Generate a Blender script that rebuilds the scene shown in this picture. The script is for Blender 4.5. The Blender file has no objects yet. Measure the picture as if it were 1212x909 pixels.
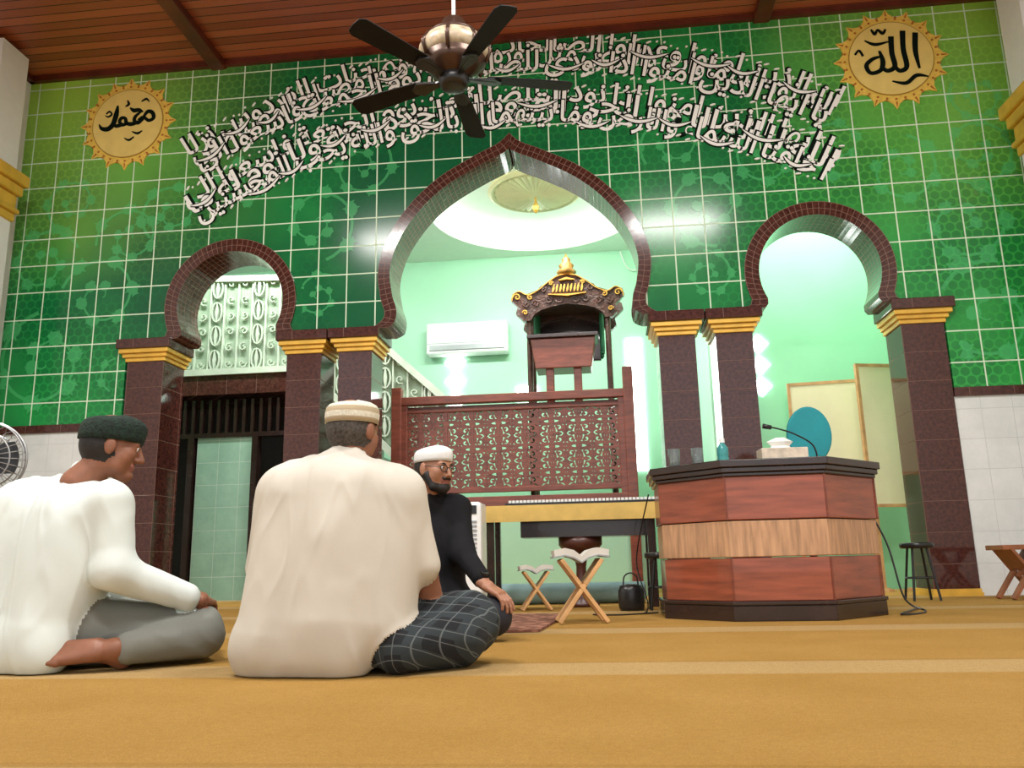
import bpy, bmesh, math, random
import numpy as np
from mathutils import Vector, Matrix, noise as mnoise, geometry as mgeo
random.seed(4)
S=bpy.context.scene
COL=bpy.context.collection
PI=math.pi

# ------------------------------------------------------------------ materials
def newmat(name):
    m=bpy.data.materials.new(name); m.use_nodes=True
    nt=m.node_tree; b=nt.nodes['Principled BSDF']
    return m,nt,b
class NB:
    def __init__(s,nt): s.nt=nt
    def n(s,t,**k):
        x=s.nt.nodes.new(t)
        for a,v in k.items(): setattr(x,a,v)
        return x
    def put(s,sock,v):
        if isinstance(v,(int,float)): sock.default_value=v
        elif isinstance(v,(tuple,list)): sock.default_value=(*v,1) if len(v)==3 and len(sock.default_value)==4 else v
        else: s.nt.links.new(v,sock)
    def m(s,op,a,b=0.0,c=None):
        x=s.n('ShaderNodeMath',operation=op); s.put(x.inputs[0],a); s.put(x.inputs[1],b)
        if c is not None: s.put(x.inputs[2],c)
        return x.outputs[0]
    def mix(s,f,a,b):
        x=s.n('ShaderNodeMix',data_type='RGBA'); s.put(x.inputs[0],f); s.put(x.inputs[6],a); s.put(x.inputs[7],b)
        return x.outputs[2]
    def xyz(s,kind='Object'):
        t=s.n('ShaderNodeTexCoord'); q=s.n('ShaderNodeSeparateXYZ'); s.nt.links.new(t.outputs[kind],q.inputs[0])
        return t.outputs[kind],q.outputs[0],q.outputs[1],q.outputs[2]
    def noise(s,co,scale,detail=3,rough=.5):
        x=s.n('ShaderNodeTexNoise'); s.put(x.inputs['Vector'],co); x.inputs['Scale'].default_value=scale
        x.inputs['Detail'].default_value=detail; x.inputs['Roughness'].default_value=rough
        return x.outputs['Fac']
    def ramp(s,v,lo,hi):
        x=s.n('ShaderNodeMapRange'); s.put(x.inputs[0],v); x.inputs[1].default_value=lo; x.inputs[2].default_value=hi
        return x.outputs[0]
    def bump(s,h,strength,dist,b):
        x=s.n('ShaderNodeBump'); x.inputs['Strength'].default_value=strength; x.inputs['Distance'].default_value=dist
        s.put(x.inputs['Height'],h); s.nt.links.new(x.outputs[0],b.inputs['Normal'])
def M(name,col,rough=.5,metal=0,var=.12,vs=6,bump=0,bs=60,emis=0,bd=.01,coat=0,stretch=None):
    m,nt,b=newmat(name); k=NB(nt); co,x,y,z=k.xyz()
    if stretch:
        mp=k.n('ShaderNodeMapping'); nt.links.new(co,mp.inputs[0]); mp.inputs['Scale'].default_value=stretch; co=mp.outputs[0]
    f=k.noise(co,vs,4); lo=[c*(1-var) for c in col]; hi=[min(1,c*(1+var)) for c in col]
    k.put(b.inputs['Base Color'],k.mix(k.ramp(f,.3,.7),tuple(lo),tuple(hi)))
    b.inputs['Roughness'].default_value=rough; b.inputs['Metallic'].default_value=metal
    b.inputs['Coat Weight'].default_value=coat
    if bump: k.bump(k.noise(co,bs,4),bump,bd,b)
    if emis: b.inputs['Emission Color'].default_value=(*col,1); b.inputs['Emission Strength'].default_value=emis
    return m
def grout_mask(k,a,b,pa,pb,w,oa=0,ob=0):
    fa=k.m('FRACT',k.m('DIVIDE',k.m('ADD',a,oa+100*pa),pa)); fb=k.m('FRACT',k.m('DIVIDE',k.m('ADD',b,ob+100*pb),pb))
    la=k.m('LESS_THAN',fa,w/pa); lb=k.m('LESS_THAN',fb,w/pb)
    return k.m('MAXIMUM',la,lb)
def green_tile(name,light=False):
    m,nt,b=newmat(name); k=NB(nt); co,x,y,z=k.xyz()
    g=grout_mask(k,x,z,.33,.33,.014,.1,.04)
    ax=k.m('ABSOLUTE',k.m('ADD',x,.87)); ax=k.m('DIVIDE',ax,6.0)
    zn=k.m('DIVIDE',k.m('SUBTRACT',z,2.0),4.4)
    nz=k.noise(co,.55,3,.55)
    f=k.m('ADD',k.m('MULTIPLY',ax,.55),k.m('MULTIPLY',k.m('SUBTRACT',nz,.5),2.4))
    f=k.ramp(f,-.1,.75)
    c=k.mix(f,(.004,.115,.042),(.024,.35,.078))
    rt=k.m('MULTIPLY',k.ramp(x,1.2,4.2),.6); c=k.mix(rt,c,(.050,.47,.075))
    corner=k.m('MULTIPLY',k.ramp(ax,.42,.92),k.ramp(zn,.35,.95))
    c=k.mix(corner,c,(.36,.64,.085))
    w=.105
    xs=k.m('DIVIDE',x,w); zs=k.m('DIVIDE',z,w*1.7320508)
    def hexd(ox,oz):
        a=k.m('SUBTRACT',k.m('FRACT',k.m('ADD',xs,100+ox)),.5); bb=k.m('MULTIPLY',k.m('SUBTRACT',k.m('FRACT',k.m('ADD',zs,100+oz)),.5),1.7320508)
        return k.m('SQRT',k.m('ADD',k.m('MULTIPLY',a,a),k.m('MULTIPLY',bb,bb)))
    d=k.m('MINIMUM',hexd(0,0),hexd(.5,.5))
    ring=k.m('LESS_THAN',d,.43)
    hm=k.ramp(k.noise(co,.8,2),.36,.56)
    hm=k.m('MULTIPLY',hm,k.m('SUBTRACT',1.0,corner))
    c=k.mix(k.m('MULTIPLY',k.m('MULTIPLY',ring,hm),.52),c,(.003,.09,.032))
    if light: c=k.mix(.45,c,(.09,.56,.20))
    c=k.mix(g,c,(.68,.86,.66))
    k.put(b.inputs['Base Color'],c)
    k.put(b.inputs['Roughness'],k.m('ADD',k.m('MULTIPLY',g,.5),.16)); b.inputs['Specular IOR Level'].default_value=.35
    k.bump(k.m('SUBTRACT',1.0,g),.5,.004,b)
    return m
def tiled(name,c1,c2,gc,pa,pb,w,rough=.12,axes='xz',speck=30):
    m,nt,b=newmat(name); k=NB(nt); co,x,y,z=k.xyz()
    s=k.m('ADD',x,y); g=grout_mask(k,s,z,pa,pb,w,.02,.0) if axes=='xz' else grout_mask(k,x,y,pa,pb,w)
    c=k.mix(k.ramp(k.noise(co,speck,6,.7),.35,.65),c1,c2)
    c=k.mix(g,c,gc); k.put(b.inputs['Base Color'],c)
    k.put(b.inputs['Roughness'],k.m('ADD',k.m('MULTIPLY',g,.5),rough)); k.bump(k.m('SUBTRACT',1.0,g),.4,.003,b)
    return m
def band_mat(name):
    m,nt,b=newmat(name); k=NB(nt)
    t=k.n('ShaderNodeTexCoord'); q=k.n('ShaderNodeSeparateXYZ'); nt.links.new(t.outputs['UV'],q.inputs[0])
    g=grout_mask(k,q.outputs[0],q.outputs[1],.065,.085,.006)
    c=k.mix(k.ramp(k.noise(t.outputs['Object'],25,4),.35,.65),(.040,.013,.010),(.095,.030,.022))
    c=k.mix(g,c,(.22,.13,.10)); k.put(b.inputs['Base Color'],c)
    b.inputs['Roughness'].default_value=.12; k.bump(k.m('SUBTRACT',1.0,g),.4,.003,b)
    return m
def carpet_mat():
    m,nt,b=newmat('carpet'); k=NB(nt); co,x,y,z=k.xyz()
    f=k.noise(co,2.2,3); f2=k.noise(co,170,4,.75); f3=k.noise(co,40,3,.7)
    c=k.mix(k.ramp(f,.3,.7),(.55,.315,.080),(.63,.37,.105))
    fy=k.m('FRACT',k.m('DIVIDE',k.m('ADD',y,100*1.75-3.12),1.75))
    st=k.m('MULTIPLY',k.ramp(k.m('ABSOLUTE',k.m('SUBTRACT',fy,.11)),.12,.09),1.0)
    c=k.mix(k.m('MULTIPLY',st,.42),c,(.82,.64,.36))
    ln=k.m('MULTIPLY',k.m('GREATER_THAN',fy,.215),k.m('LESS_THAN',fy,.24))
    c=k.mix(k.m('MULTIPLY',ln,.25),c,(.34,.17,.04))
    c=k.mix(k.m('MULTIPLY',k.ramp(f2,.35,.7),.55),c,(.25,.125,.022))
    c=k.mix(k.m('MULTIPLY',k.ramp(f3,.4,.7),.2),c,(.26,.13,.025))
    k.put(b.inputs['Base Color'],c); b.inputs['Roughness'].default_value=.95; b.inputs['Specular IOR Level'].default_value=.1
    k.bump(f2,.9,.015,b); return m
def plank_mat(name,axis,c1,c2,pw=.13):
    m,nt,b=newmat(name); k=NB(nt); co,x,y,z=k.xyz()
    a=y if axis=='x' else x
    dv=k.m('DIVIDE',k.m('ADD',a,100),pw); fr=k.m('FRACT',dv); idx=k.m('FLOOR',dv)
    wn=k.n('ShaderNodeTexWhiteNoise',noise_dimensions='1D'); k.put(wn.inputs['W'],idx)
    mp=k.n('ShaderNodeMapping'); nt.links.new(co,mp.inputs[0]); mp.inputs['Scale'].default_value=(1.2,22,22) if axis=='x' else (22,1.2,22)
    gr=k.noise(mp.outputs[0],1.5,5,.6)
    c=k.mix(k.m('ADD',k.m('MULTIPLY',wn.outputs[0],.6),k.m('MULTIPLY',gr,.4)),c1,c2)
    g=k.m('LESS_THAN',fr,.09); c=k.mix(g,c,(.015,.004,.003)); k.put(b.inputs['Base Color'],c)
    b.inputs['Roughness'].default_value=.3; k.bump(k.m('SUBTRACT',1.0,g),.6,.008,b); return m
def plaid_mat():
    m,nt,b=newmat('plaid_sarong'); k=NB(nt); co,x,y,z=k.xyz()
    u=k.m('ADD',k.m('MULTIPLY',x,.9),k.m('MULTIPLY',y,-.4)); v=k.m('ADD',k.m('MULTIPLY',y,.45),k.m('MULTIPLY',z,1.0))
    def lines(a,p,w,o=0.0):
        fr=k.m('FRACT',k.m('DIVIDE',k.m('ADD',a,10+o),p)); return k.m('LESS_THAN',fr,w)
    L=k.m('MAXIMUM',lines(u,.05,.07),lines(v,.05,.07)); B=k.m('MAXIMUM',lines(u,.10,.4,.02),lines(v,.10,.4,.03))
    c=k.mix(k.m('MULTIPLY',B,.7),(.008,.010,.013),(.030,.042,.047)); c=k.mix(k.m('MULTIPLY',L,.30),c,(.30,.33,.33))
    k.put(b.inputs['Base Color'],c); b.inputs['Roughness'].default_value=.9; return m
def leafy_rug():
    m,nt,b=newmat('rug_pattern'); k=NB(nt); co,x,y,z=k.xyz()
    v=k.n('ShaderNodeTexVoronoi'); k.put(v.inputs['Vector'],co); v.inputs['Scale'].default_value=14
    c=k.mix(k.ramp(v.outputs['Distance'],.1,.5),(.50,.24,.15),(.16,.06,.035)); k.put(b.inputs['Base Color'],c); b.inputs['Roughness'].default_value=.95; return m
def cloth(name,col,rough=.88,amt=.20):
    m,nt,b=newmat(name); k=NB(nt); co,x,y,z=k.xyz()
    n1=k.noise(co,3.2,2,.5)
    mp=k.n('ShaderNodeMapping'); nt.links.new(co,mp.inputs[0]); mp.inputs['Scale'].default_value=(1,1,.5)
    w=k.noise(mp.outputs[0],6,2,.4)
    k.put(b.inputs['Base Color'],k.mix(k.ramp(n1,.3,.7),tuple(c*.96 for c in col),tuple(min(1,c*1.03) for c in col)))
    b.inputs['Roughness'].default_value=rough; b.inputs['Specular IOR Level'].default_value=.2
    k.bump(k.m('ADD',w,k.m('MULTIPLY',k.noise(co,300,2),.03)),amt,.05,b); return m

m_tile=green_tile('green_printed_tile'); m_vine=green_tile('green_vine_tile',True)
m_brown=tiled('brown_granite_tile',(.034,.011,.010),(.105,.035,.027),(.16,.08,.06),.42,.30,.006,.08)
m_band=band_mat('arch_brick_tile')
m_white=M('white_plaster',(.78,.79,.78),.5,var=.03,bump=.05)
m_wtile=tiled('white_glazed_tile',(.70,.74,.74),(.80,.83,.83),(.55,.58,.58),.3,.3,.005,.15,speck=3)
m_mint=M('mint_wall_paint',(.44,.79,.56),.45,var=.05,vs=1.2,bump=.04)
m_mint2=M('mint_wall_right_paint',(.30,.68,.42),.45,var=.06,vs=1.2,bump=.04)
m_ceilw=M('cream_ceiling_paint',(.84,.90,.83),.5,var=.02)
m_plank=plank_mat('varnished_planks','x',(.19,.038,.016),(.46,.13,.055))
m_beam=M('dark_beam_wood',(.11,.022,.012),.3,var=.3,vs=5)
m_gold=M('gold_paint',(.78,.47,.07),.35,.2,var=.15)
m_goldm=M('gold_metal',(.62,.36,.07),.35,.5,var=.25,vs=20)
m_goldy=M('medallion_yellow',(.82,.64,.20),.4,var=.06)
m_rim=M('medallion_rim_gold',(.80,.56,.10),.45,var=.12,vs=30)
m_ink=M('black_ink',(.005,.010,.007),.7,var=0); m_ink.node_tree.nodes['Principled BSDF'].inputs['Specular IOR Level'].default_value=.05
m_wtext=M('white_calligraphy_ink',(.92,.94,.92),.4,var=.02)
m_carpet=carpet_mat()
m_wood=M('reddish_carved_wood',(.20,.050,.028),.36,var=.3,vs=5,coat=.2,stretch=(1,1,6))
m_redwood=M('lectern_red_wood',(.27,.066,.032),.30,var=.30,vs=3,coat=.3,stretch=(1,1,9))
m_beige=M('lectern_beige_wood',(.46,.26,.14),.4,var=.28,vs=7,stretch=(6,6,.6))
m_dark=M('dark_ebony_wood',(.025,.012,.010),.25,var=.3,coat=.3)
m_carv=M('dark_carved_wood',(.060,.022,.012),.35,var=.4,vs=12,coat=.2,bump=.6,bs=35,bd=.02)
m_lwood=M('light_rehal_wood',(.60,.34,.14),.5,var=.2,vs=9)
m_mwood=M('stool_wood',(.28,.10,.04),.4,var=.2,vs=9)
m_blk=M('black_plastic',(.012,.012,.013),.3,var=.1)
m_wp=M('white_plastic',(.84,.86,.84),.3,var=.02)
m_grey=M('grey_metal',(.35,.36,.37),.35,.6,var=.05)
m_win=M('daylight_window_glass',(.95,1,.97),.3,emis=11,var=0)
m_cove=M('cove_tube_lamp',(1,1,.95),.3,emis=16,var=0)
m_cream=M('cream_plaster_ornament',(.60,.54,.32),.5,var=.06)
m_teal=M('teal_chair_fabric',(.01,.26,.30),.7,var=.1,bump=.3,bs=200)
m_board=M('cream_notice_board',(.82,.77,.50),.5,var=.05,vs=2)
m_ochre=M('ochre_tablecloth',(.66,.45,.12),.6,var=.15)
m_foam=M('grey_blue_foam',(.26,.42,.42),.8,var=.1)
m_page=M('book_paper',(.62,.60,.54),.7,var=.08)
m_rug=leafy_rug()
m_glass=M('drinking_glass',(.75,.85,.85),.08,var=0); m_glass.node_tree.nodes['Principled BSDF'].inputs['Transmission Weight'].default_value=.85
m_bottle=M('teal_bottle_plastic',(.08,.45,.45),.15,var=0); m_bottle.node_tree.nodes['Principled BSDF'].inputs['Transmission Weight'].default_value=.4
m_stone=M('alabaster_bowl',(.50,.40,.27),.35,var=.35,vs=20)
m_greenc=M('green_curtain',(.02,.14,.06),.8,var=.2)
m_skin=M('skin_brown',(.25,.10,.055),.5,var=.10,vs=30,bump=.1,bs=200,bd=.002)
m_skin2=M('skin_tan',(.36,.165,.095),.5,var=.08,vs=30,bump=.1,bs=200,bd=.002)
m_hair=M('black_hair',(.010,.008,.008),.6,var=.3,vs=60,bump=.5,bs=250,bd=.003)
m_ghair=M('greying_hair',(.06,.05,.043),.7,var=.6,vs=90,bump=.5,bs=250,bd=.003)
m_sh_white=cloth('white_cotton',(.66,.72,.69)); m_sh_beige=cloth('beige_cotton',(.58,.545,.475)); m_sh_black=cloth('black_cotton',(.010,.010,.012)); m_pants=cloth('grey_trousers',(.20,.205,.18))
m_plaid=plaid_mat()
m_capw=M('white_knit_cap',(.64,.61,.50),.9,var=.15,vs=60,bump=.6,bs=120,bd=.006)
m_capw2=M('white_cap',(.78,.80,.80),.9,var=.05,bump=.3,bs=120,bd=.004)
m_capb=M('dark_green_knit_cap',(.005,.018,.011),.9,var=.5,vs=50,bump=.9,bs=90,bd=.010)
m_eye=M('eye_white',(.8,.8,.78),.2,var=0)
m_lip=M('lip',(.27,.09,.07),.5,var=0)

# ------------------------------------------------------------------ geometry helpers
def empty(name,loc=(0,0,0),rot=0):
    o=bpy.data.objects.new(name,None); COL.objects.link(o); o.location=loc; o.rotation_euler=(0,0,rot); o.empty_display_size=.1; return o
def mk(name,bm,mats,parent=None,smooth=False,bevel=0,recalc=True):
    if recalc: bmesh.ops.recalc_face_normals(bm,faces=bm.faces[:])
    me=bpy.data.meshes.new(name); bm.to_mesh(me); bm.free()
    for m in (mats if isinstance(mats,(list,tuple)) else [mats]): me.materials.append(m)
    if smooth:
        for p in me.polygons: p.use_smooth=True
    o=bpy.data.objects.new(name,me); COL.objects.link(o)
    if parent: o.parent=parent
    if bevel:
        b=o.modifiers.new('bevel','BEVEL'); b.width=bevel; b.segments=2; b.limit_method='ANGLE'
    return o
def addbox(bm,a,b,mi=0,mat=None):
    x0,y0,z0=a; x1,y1,z1=b
    vs=[bm.verts.new(p) for p in ((x0,y0,z0),(x1,y0,z0),(x1,y1,z0),(x0,y1,z0),(x0,y0,z1),(x1,y0,z1),(x1,y1,z1),(x0,y1,z1))]
    if mat is not None:
        for v in vs: v.co=mat@v.co
    for f in ((0,3,2,1),(4,5,6,7),(0,1,5,4),(1,2,6,5),(2,3,7,6),(3,0,4,7)):
        fc=bm.faces.new([vs[i] for i in f]); fc.material_index=mi
def box(name,a,b,m,parent=None,bevel=0):
    bm=bmesh.new(); addbox(bm,a,b); return mk(name,bm,m,parent,bevel=bevel)
def prism(bm,poly,d0,d1,axis='z',mi=0,cdt=False):
    def P(p,d): return (p[0],p[1],d) if axis=='z' else (p[0],d,p[1])
    A=[bm.verts.new(P(p,d0)) for p in poly]; B=[bm.verts.new(P(p,d1)) for p in poly]; n=len(poly)
    fs=[]
    if cdt:
        vo,_,fo,_,_,_=mgeo.delaunay_2d_cdt([Vector(p) for p in poly],[],[list(range(n))],1,1e-6)
        for d in (d0,d1):
            V=[bm.verts.new(P(p,d)) for p in vo]
            for q in fo: fs.append(bm.faces.new([V[i] for i in q]))
    else: fs+=[bm.faces.new(A),bm.faces.new(B[::-1])]
    for i in range(n): fs.append(bm.faces.new((A[i],B[i],B[(i+1)%n],A[(i+1)%n])))
    for f in fs: f.material_index=mi
def lathe(bm,prof,c=(0,0,0),seg=32,mi=0,sx=1,sy=1,mat=None,rib=0):
    rings=[]
    for r,z in prof:
        ring=[]
        for i in range(seg):
            a=2*PI*i/seg; rr=r*(1+rib*(i%2))
            p=Vector((rr*math.cos(a)*sx,rr*math.sin(a)*sy,z))
            if mat is not None: p=mat@p
            ring.append(bm.verts.new(p+Vector(c)))
        rings.append(ring)
    for j in range(len(rings)-1):
        for i in range(seg):
            f=bm.faces.new((rings[j][i],rings[j][(i+1)%seg],rings[j+1][(i+1)%seg],rings[j+1][i])); f.material_index=mi
    f=bm.faces.new(rings[0][::-1]); f.material_index=mi; f=bm.faces.new(rings[-1]); f.material_index=mi
def tube(bm,pts,r,seg=8,closed=False,mi=0):
    pts=[Vector(p) for p in pts]; n=len(pts); rings=[]
    rad=r if isinstance(r,(list,tuple)) else [r]*n
    up=Vector((0,0,1)); prev=None
    for i in range(n):
        if closed: t=(pts[(i+1)%n]-pts[i-1])
        else: t=(pts[min(i+1,n-1)]-pts[max(i-1,0)])
        t.normalize()
        if prev is None:
            a=t.cross(up)
            if a.length<.05: a=t.cross(Vector((1,0,0)))
        else: a=prev-t*prev.dot(t)
        a.normalize(); prev=a; b=t.cross(a)
        rings.append([bm.verts.new(pts[i]+(a*math.cos(2*PI*k/seg)+b*math.sin(2*PI*k/seg))*rad[i]) for k in range(seg)])
    rng=range(n) if closed else range(n-1)
    for j in rng:
        A=rings[j];B=rings[(j+1)%n]
        for i in range(seg):
            f=bm.faces.new((A[i],A[(i+1)%seg],B[(i+1)%seg],B[i])); f.material_index=mi
    if not closed:
        bm.faces.new(rings[0][::-1]).material_index=mi; bm.faces.new(rings[-1]).material_index=mi
def circ(c,r,n=32,plane='xz',sx=1,sz=1):
    out=[]
    for i in range(n):
        a=2*PI*i/n; u=r*sx*math.cos(a); v=r*sz*math.sin(a)
        out.append((c[0]+u,c[1],c[2]+v) if plane=='xz' else ((c[0]+u,c[1]+v,c[2]) if plane=='xy' else (c[0],c[1]+u,c[2]+v)))
    return out
def ribbon(bm,pts,w,y0,y1,mi=0):
    n=len(pts); W=w if isinstance(w,(list,tuple)) else [w]*n
    F=[]
    for i in range(n):
        a=pts[max(i-1,0)]; b=pts[min(i+1,n-1)]; tx,tz=b[0]-a[0],b[1]-a[1]; l=math.hypot(tx,tz) or 1; nx,nz=-tz/l,tx/l; h=W[i]/2
        p=pts[i]
        F.append([bm.verts.new((p[0]+nx*h,y0,p[1]+nz*h)),bm.verts.new((p[0]-nx*h,y0,p[1]-nz*h)),bm.verts.new((p[0]-nx*h,y1,p[1]-nz*h)),bm.verts.new((p[0]+nx*h,y1,p[1]+nz*h))])
    for i in range(n-1):
        A,B=F[i],F[i+1]
        for k in range(4):
            bm.faces.new((A[k],A[(k+1)%4],B[(k+1)%4],B[k])).material_index=mi
    bm.faces.new(F[0]).material_index=mi; bm.faces.new(F[-1][::-1]).material_index=mi
def spiral(cx,cz,r0,a0,turns,d=1,n=22,end=.12):
    out=[]
    for i in range(n):
        t=i/(n-1); r=r0*(1-t*(1-end)); a=a0+d*turns*2*PI*t; out.append((cx+r*math.cos(a),cz+r*math.sin(a)))
    return out
def catmull(P,sub=8):
    out=[]; n=len(P)
    for i in range(n-1):
        p0=P[max(i-1,0)];p1=P[i];p2=P[i+1];p3=P[min(i+2,n-1)]
        for s in range(sub):
            t=s/sub
            out.append(tuple(.5*((2*p1[k])+(-p0[k]+p2[k])*t+(2*p0[k]-5*p1[k]+4*p2[k]-p3[k])*t*t+(-p0[k]+3*p1[k]-3*p2[k]+p3[k])*t**3) for k in range(len(p1))))
    out.append(tuple(P[-1])); return out

# ------------------------------------------------------------------ camera
f=974.16
F=Vector((-.10288,.97174,.21244)); R=Vector((.99373,.10983,-.02117)); U=R.cross(F)
cam=bpy.data.cameras.new('camera'); co=bpy.data.objects.new('camera',cam); COL.objects.link(co)
F.normalize(); R=(R-F*R.dot(F)).normalized(); U=R.cross(F)
mw=Matrix.Identity(4)
for i in range(3): mw[i][0]=R[i]; mw[i][1]=U[i]; mw[i][2]=-F[i]
mw[2][3]=.4
co.matrix_world=mw; cam.sensor_width=36; cam.lens=f/1212*36; cam.clip_start=.05; cam.clip_end=100; S.camera=co

# ------------------------------------------------------------------ room shell
XL,XR=-6.82,4.65; YW=8.5; WT=.45; YB=8.95; CX=-.87; ZT=6.4
box('floor',(XL-4,-14,-.1),(XR+4,13,0),m_carpet)
side_c=[(-4.08),(2.37)]
def side_prof(R0,zc=3.33):
    P=[]
    zb=3.05
    a0=math.asin((zb-zc)/R0)
    for i in range(25):
        a=PI/2+(a0-PI/2)*i/24; P.append((R0*math.cos(a),zc+R0*math.sin(a)))
    P[0]=(0,zc+R0)
    return P
si=side_prof(.62)+[(.555,2.99),(.585,2.95)]
so=side_prof(.77)+[(.735,2.99),(.80,2.95)]
co_=catmull([(0,5.17),(.13,5.05),(.38,4.93),(.8,4.69),(1.14,4.38),(1.39,4.0),(1.50,3.62),(1.47,3.3),(1.42,3.12),(1.46,3.02),(1.58,2.95)],5)
def offs(P,d):
    out=[]
    for i,p in enumerate(P):
        a=P[max(i-1,0)]; b=P[min(i+1,len(P)-1)]; tx,tz=b[0]-a[0],b[1]-a[1]; l=math.hypot(tx,tz); nx,nz=tz/l,-tx/l
        out.append((max(0.001*i,p[0]+nx*d),p[1]+nz*d))
    out[0]=(0,P[0][1]-d*1.25); return out
ci=offs(co_,.135)
n_=len(ci)
for i in range(n_):
    if i>0 and ci[i][1]>=ci[i-1][1]-.002: ci[i]=(ci[i][0],ci[i-1][1]-.002)
t0=ci[n_-9]
for j,i in enumerate(range(n_-9,n_)):
    t=j/8; ci[i]=(t0[0]*(1-t)+1.40*t-.03*math.sin(PI*t),t0[1]*(1-t)+2.95*t)
def full(P,cx): return [(cx-x,z) for x,z in P[::-1]][:-1]+[(cx+x,z) for x,z in P]
def band(name,o,i,cx,y0,y1):
    O=full(o,cx); I=full(i,cx); n=len(O); bm=bmesh.new(); uv=bm.loops.layers.uv.new('UVMap')
    L=[0]
    for k in range(1,n): L.append(L[-1]+math.hypot(O[k][0]-O[k-1][0],O[k][1]-O[k-1][1]))
    V=[[bm.verts.new((O[k][0],y0,O[k][1])),bm.verts.new((I[k][0],y0,I[k][1])),bm.verts.new((I[k][0],y1,I[k][1])),bm.verts.new((O[k][0],y1,O[k][1]))] for k in range(n)]
    vv=[0,.17,.17+(y1-y0),.34+(y1-y0)]
    for k in range(n-1):
        for j in range(4):
            q=[V[k][j],V[k][(j+1)%4],V[k+1][(j+1)%4],V[k+1][j]]; fc=bm.faces.new(q)
            a,b=vv[j],vv[j+1] if j<3 else vv[j]+.4
            for lp,u in zip(fc.loops,((L[k],a),(L[k],b),(L[k+1],b),(L[k+1],a))): lp[uv].uv=u
    bm.faces.new(V[0]); bm.faces.new(V[-1][::-1])
    return mk(name,bm,m_band)
for nm,o,i,cx in (('trim_1',so,si,side_c[0]),('trim_2',co_,ci,CX),('trim_3',so,si,side_c[1])):
    band(nm,o,i,cx,YW-.025,YB+.01)
mid=lambda o,i:[((a[0]+b[0])/2,(a[1]+b[1])/2) for a,b in zip(o,i)]
poly=[(XL,2.0),(-5.28,2.0),(-5.28,2.95)]+full(mid(so,si),side_c[0])+full(mid(co_,ci),CX)+full(mid(so,si),side_c[1])+[(3.55,2.95),(3.55,2.0),(XR,2.0),(XR,ZT),(XL,ZT)]
bm=bmesh.new(); prism(bm,poly,YW,YB,'y',cdt=True)
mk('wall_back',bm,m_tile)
box('wall_back_lower_left',(XL,YW+.005,0),(-5.26,YB,2.0),m_wtile); box('wall_back_lower_right',(3.54,YW+.005,0),(XR,YB,2.0),m_wtile)
box('trim_4',(XL,YW-.02,1.93),(-5.26,YW+.1,2.02),m_brown); box('trim_5',(3.54,YW-.02,1.93),(XR,YW+.1,2.02),m_brown)
# vine print on tiles
bm=bmesh.new(); lay=[0]
def ly():
    lay[0]+=1; return YW-.0012-.00004*(lay[0]%60)
def okp(x,z):
    if z<2.03 or z>6.3 or x<XL+.02 or x>4.45: return False
    if abs(x-CX)<1.62 and z<4.2: return False
    if math.hypot(x-CX,z-3.75)<1.60: return False
    for cx in side_c:
        if math.hypot(x-cx,z-3.33)<.84: return False
    if z<3.0 and -5.4<x<3.65: return False
    return True
def addr(P,W):
    seg=[];ws=[]
    for p,w in zip(P,W):
        if okp(*p): seg.append(p); ws.append(w)
        else:
            if len(seg)>2: ribbon(bm,seg,ws,ly(),YW+.02)
            seg=[];ws=[]
    if len(seg)>2: ribbon(bm,seg,ws,ly(),YW+.02)
def vine(cx,cz,r,d,a0):
    P=spiral(cx,cz,r,a0,1.5,d,48,.05)
    n=len(P); addr(P,[(.012+.055*r*(1-i/n)) for i in range(n)])
    for k in range(2,n-8,5):
        x,z=P[k]; a=a0+d*1.5*2*PI*k/(n-1); L=r*.46*(1-.55*k/n)
        for sgn in (1,-1):
            aa=a+(0 if sgn>0 else PI)+d*sgn*.6
            leaf=[(x+L*t*math.cos(aa+1.2*t*d*sgn),z+L*t*math.sin(aa+1.2*t*d*sgn)) for t in (0,.15,.35,.55,.75,.9,1)]
            addr(leaf,[.01*r,.08*r,.14*r,.16*r,.12*r,.06*r,.003])
            aa+=d*sgn*.75; l2=L*.75
            leaf=[(x+l2*t*math.cos(aa+1.0*t*d*sgn),z+l2*t*math.sin(aa+1.0*t*d*sgn)) for t in (0,.2,.45,.7,.88,1)]
            addr(leaf,[.01*r,.05*r,.08*r,.07*r,.04*r,.003])
cand=[(-6.25,2.75,.62),(-5.65,3.5,.50),(-6.4,3.95,.45),(-5.35,4.2,.42),(-6.1,4.7,.38),(4.0,2.75,.60),(3.85,3.75,.5),(4.1,4.6,.4),(3.3,4.4,.42),(-3.1,4.25,.48),(1.3,4.15,.48),(1.95,4.65,.40),(.95,4.9,.38),(-2.6,4.9,.38),(-4.85,4.5,.40),(-3.05,3.35,.28),(1.22,3.35,.28),(-5.35,2.6,.3),(-4.0,4.75,.38),(2.7,4.75,.38),(4.2,5.2,.3)]
for x,z,r in cand: vine(x,z,r,random.choice((1,-1)),random.random()*6)
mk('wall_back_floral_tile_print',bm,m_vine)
box('wall_left',(XL-.2,-2.5,0),(XL,13,ZT),m_white); box('wall_right',(XR,-2.5,0),(XR+.2,13,ZT),m_white)
box('ceiling',(XL-.2,-5,ZT),(XR+.2,13,ZT+.1),m_plank)
for i,x in enumerate((-4.38,2.02)):
    box('trim_%d'%(6+i),(x-.09,-5,ZT-.1),(x+.09,YW,ZT),m_beam,bevel=.01)
box('trim_8',(XL,YW-.06,ZT-.07),(XR,YW,ZT),m_beam); box('trim_9',(XL,-5,ZT-.07),(XL+.07,YW,ZT),m_beam); box('trim_10',(XR-.07,-5,ZT-.07),(XR,YW,ZT),m_beam)
box('trim_11',(XL,4.3,ZT-.1),(XR,4.5,ZT),m_beam)
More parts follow.
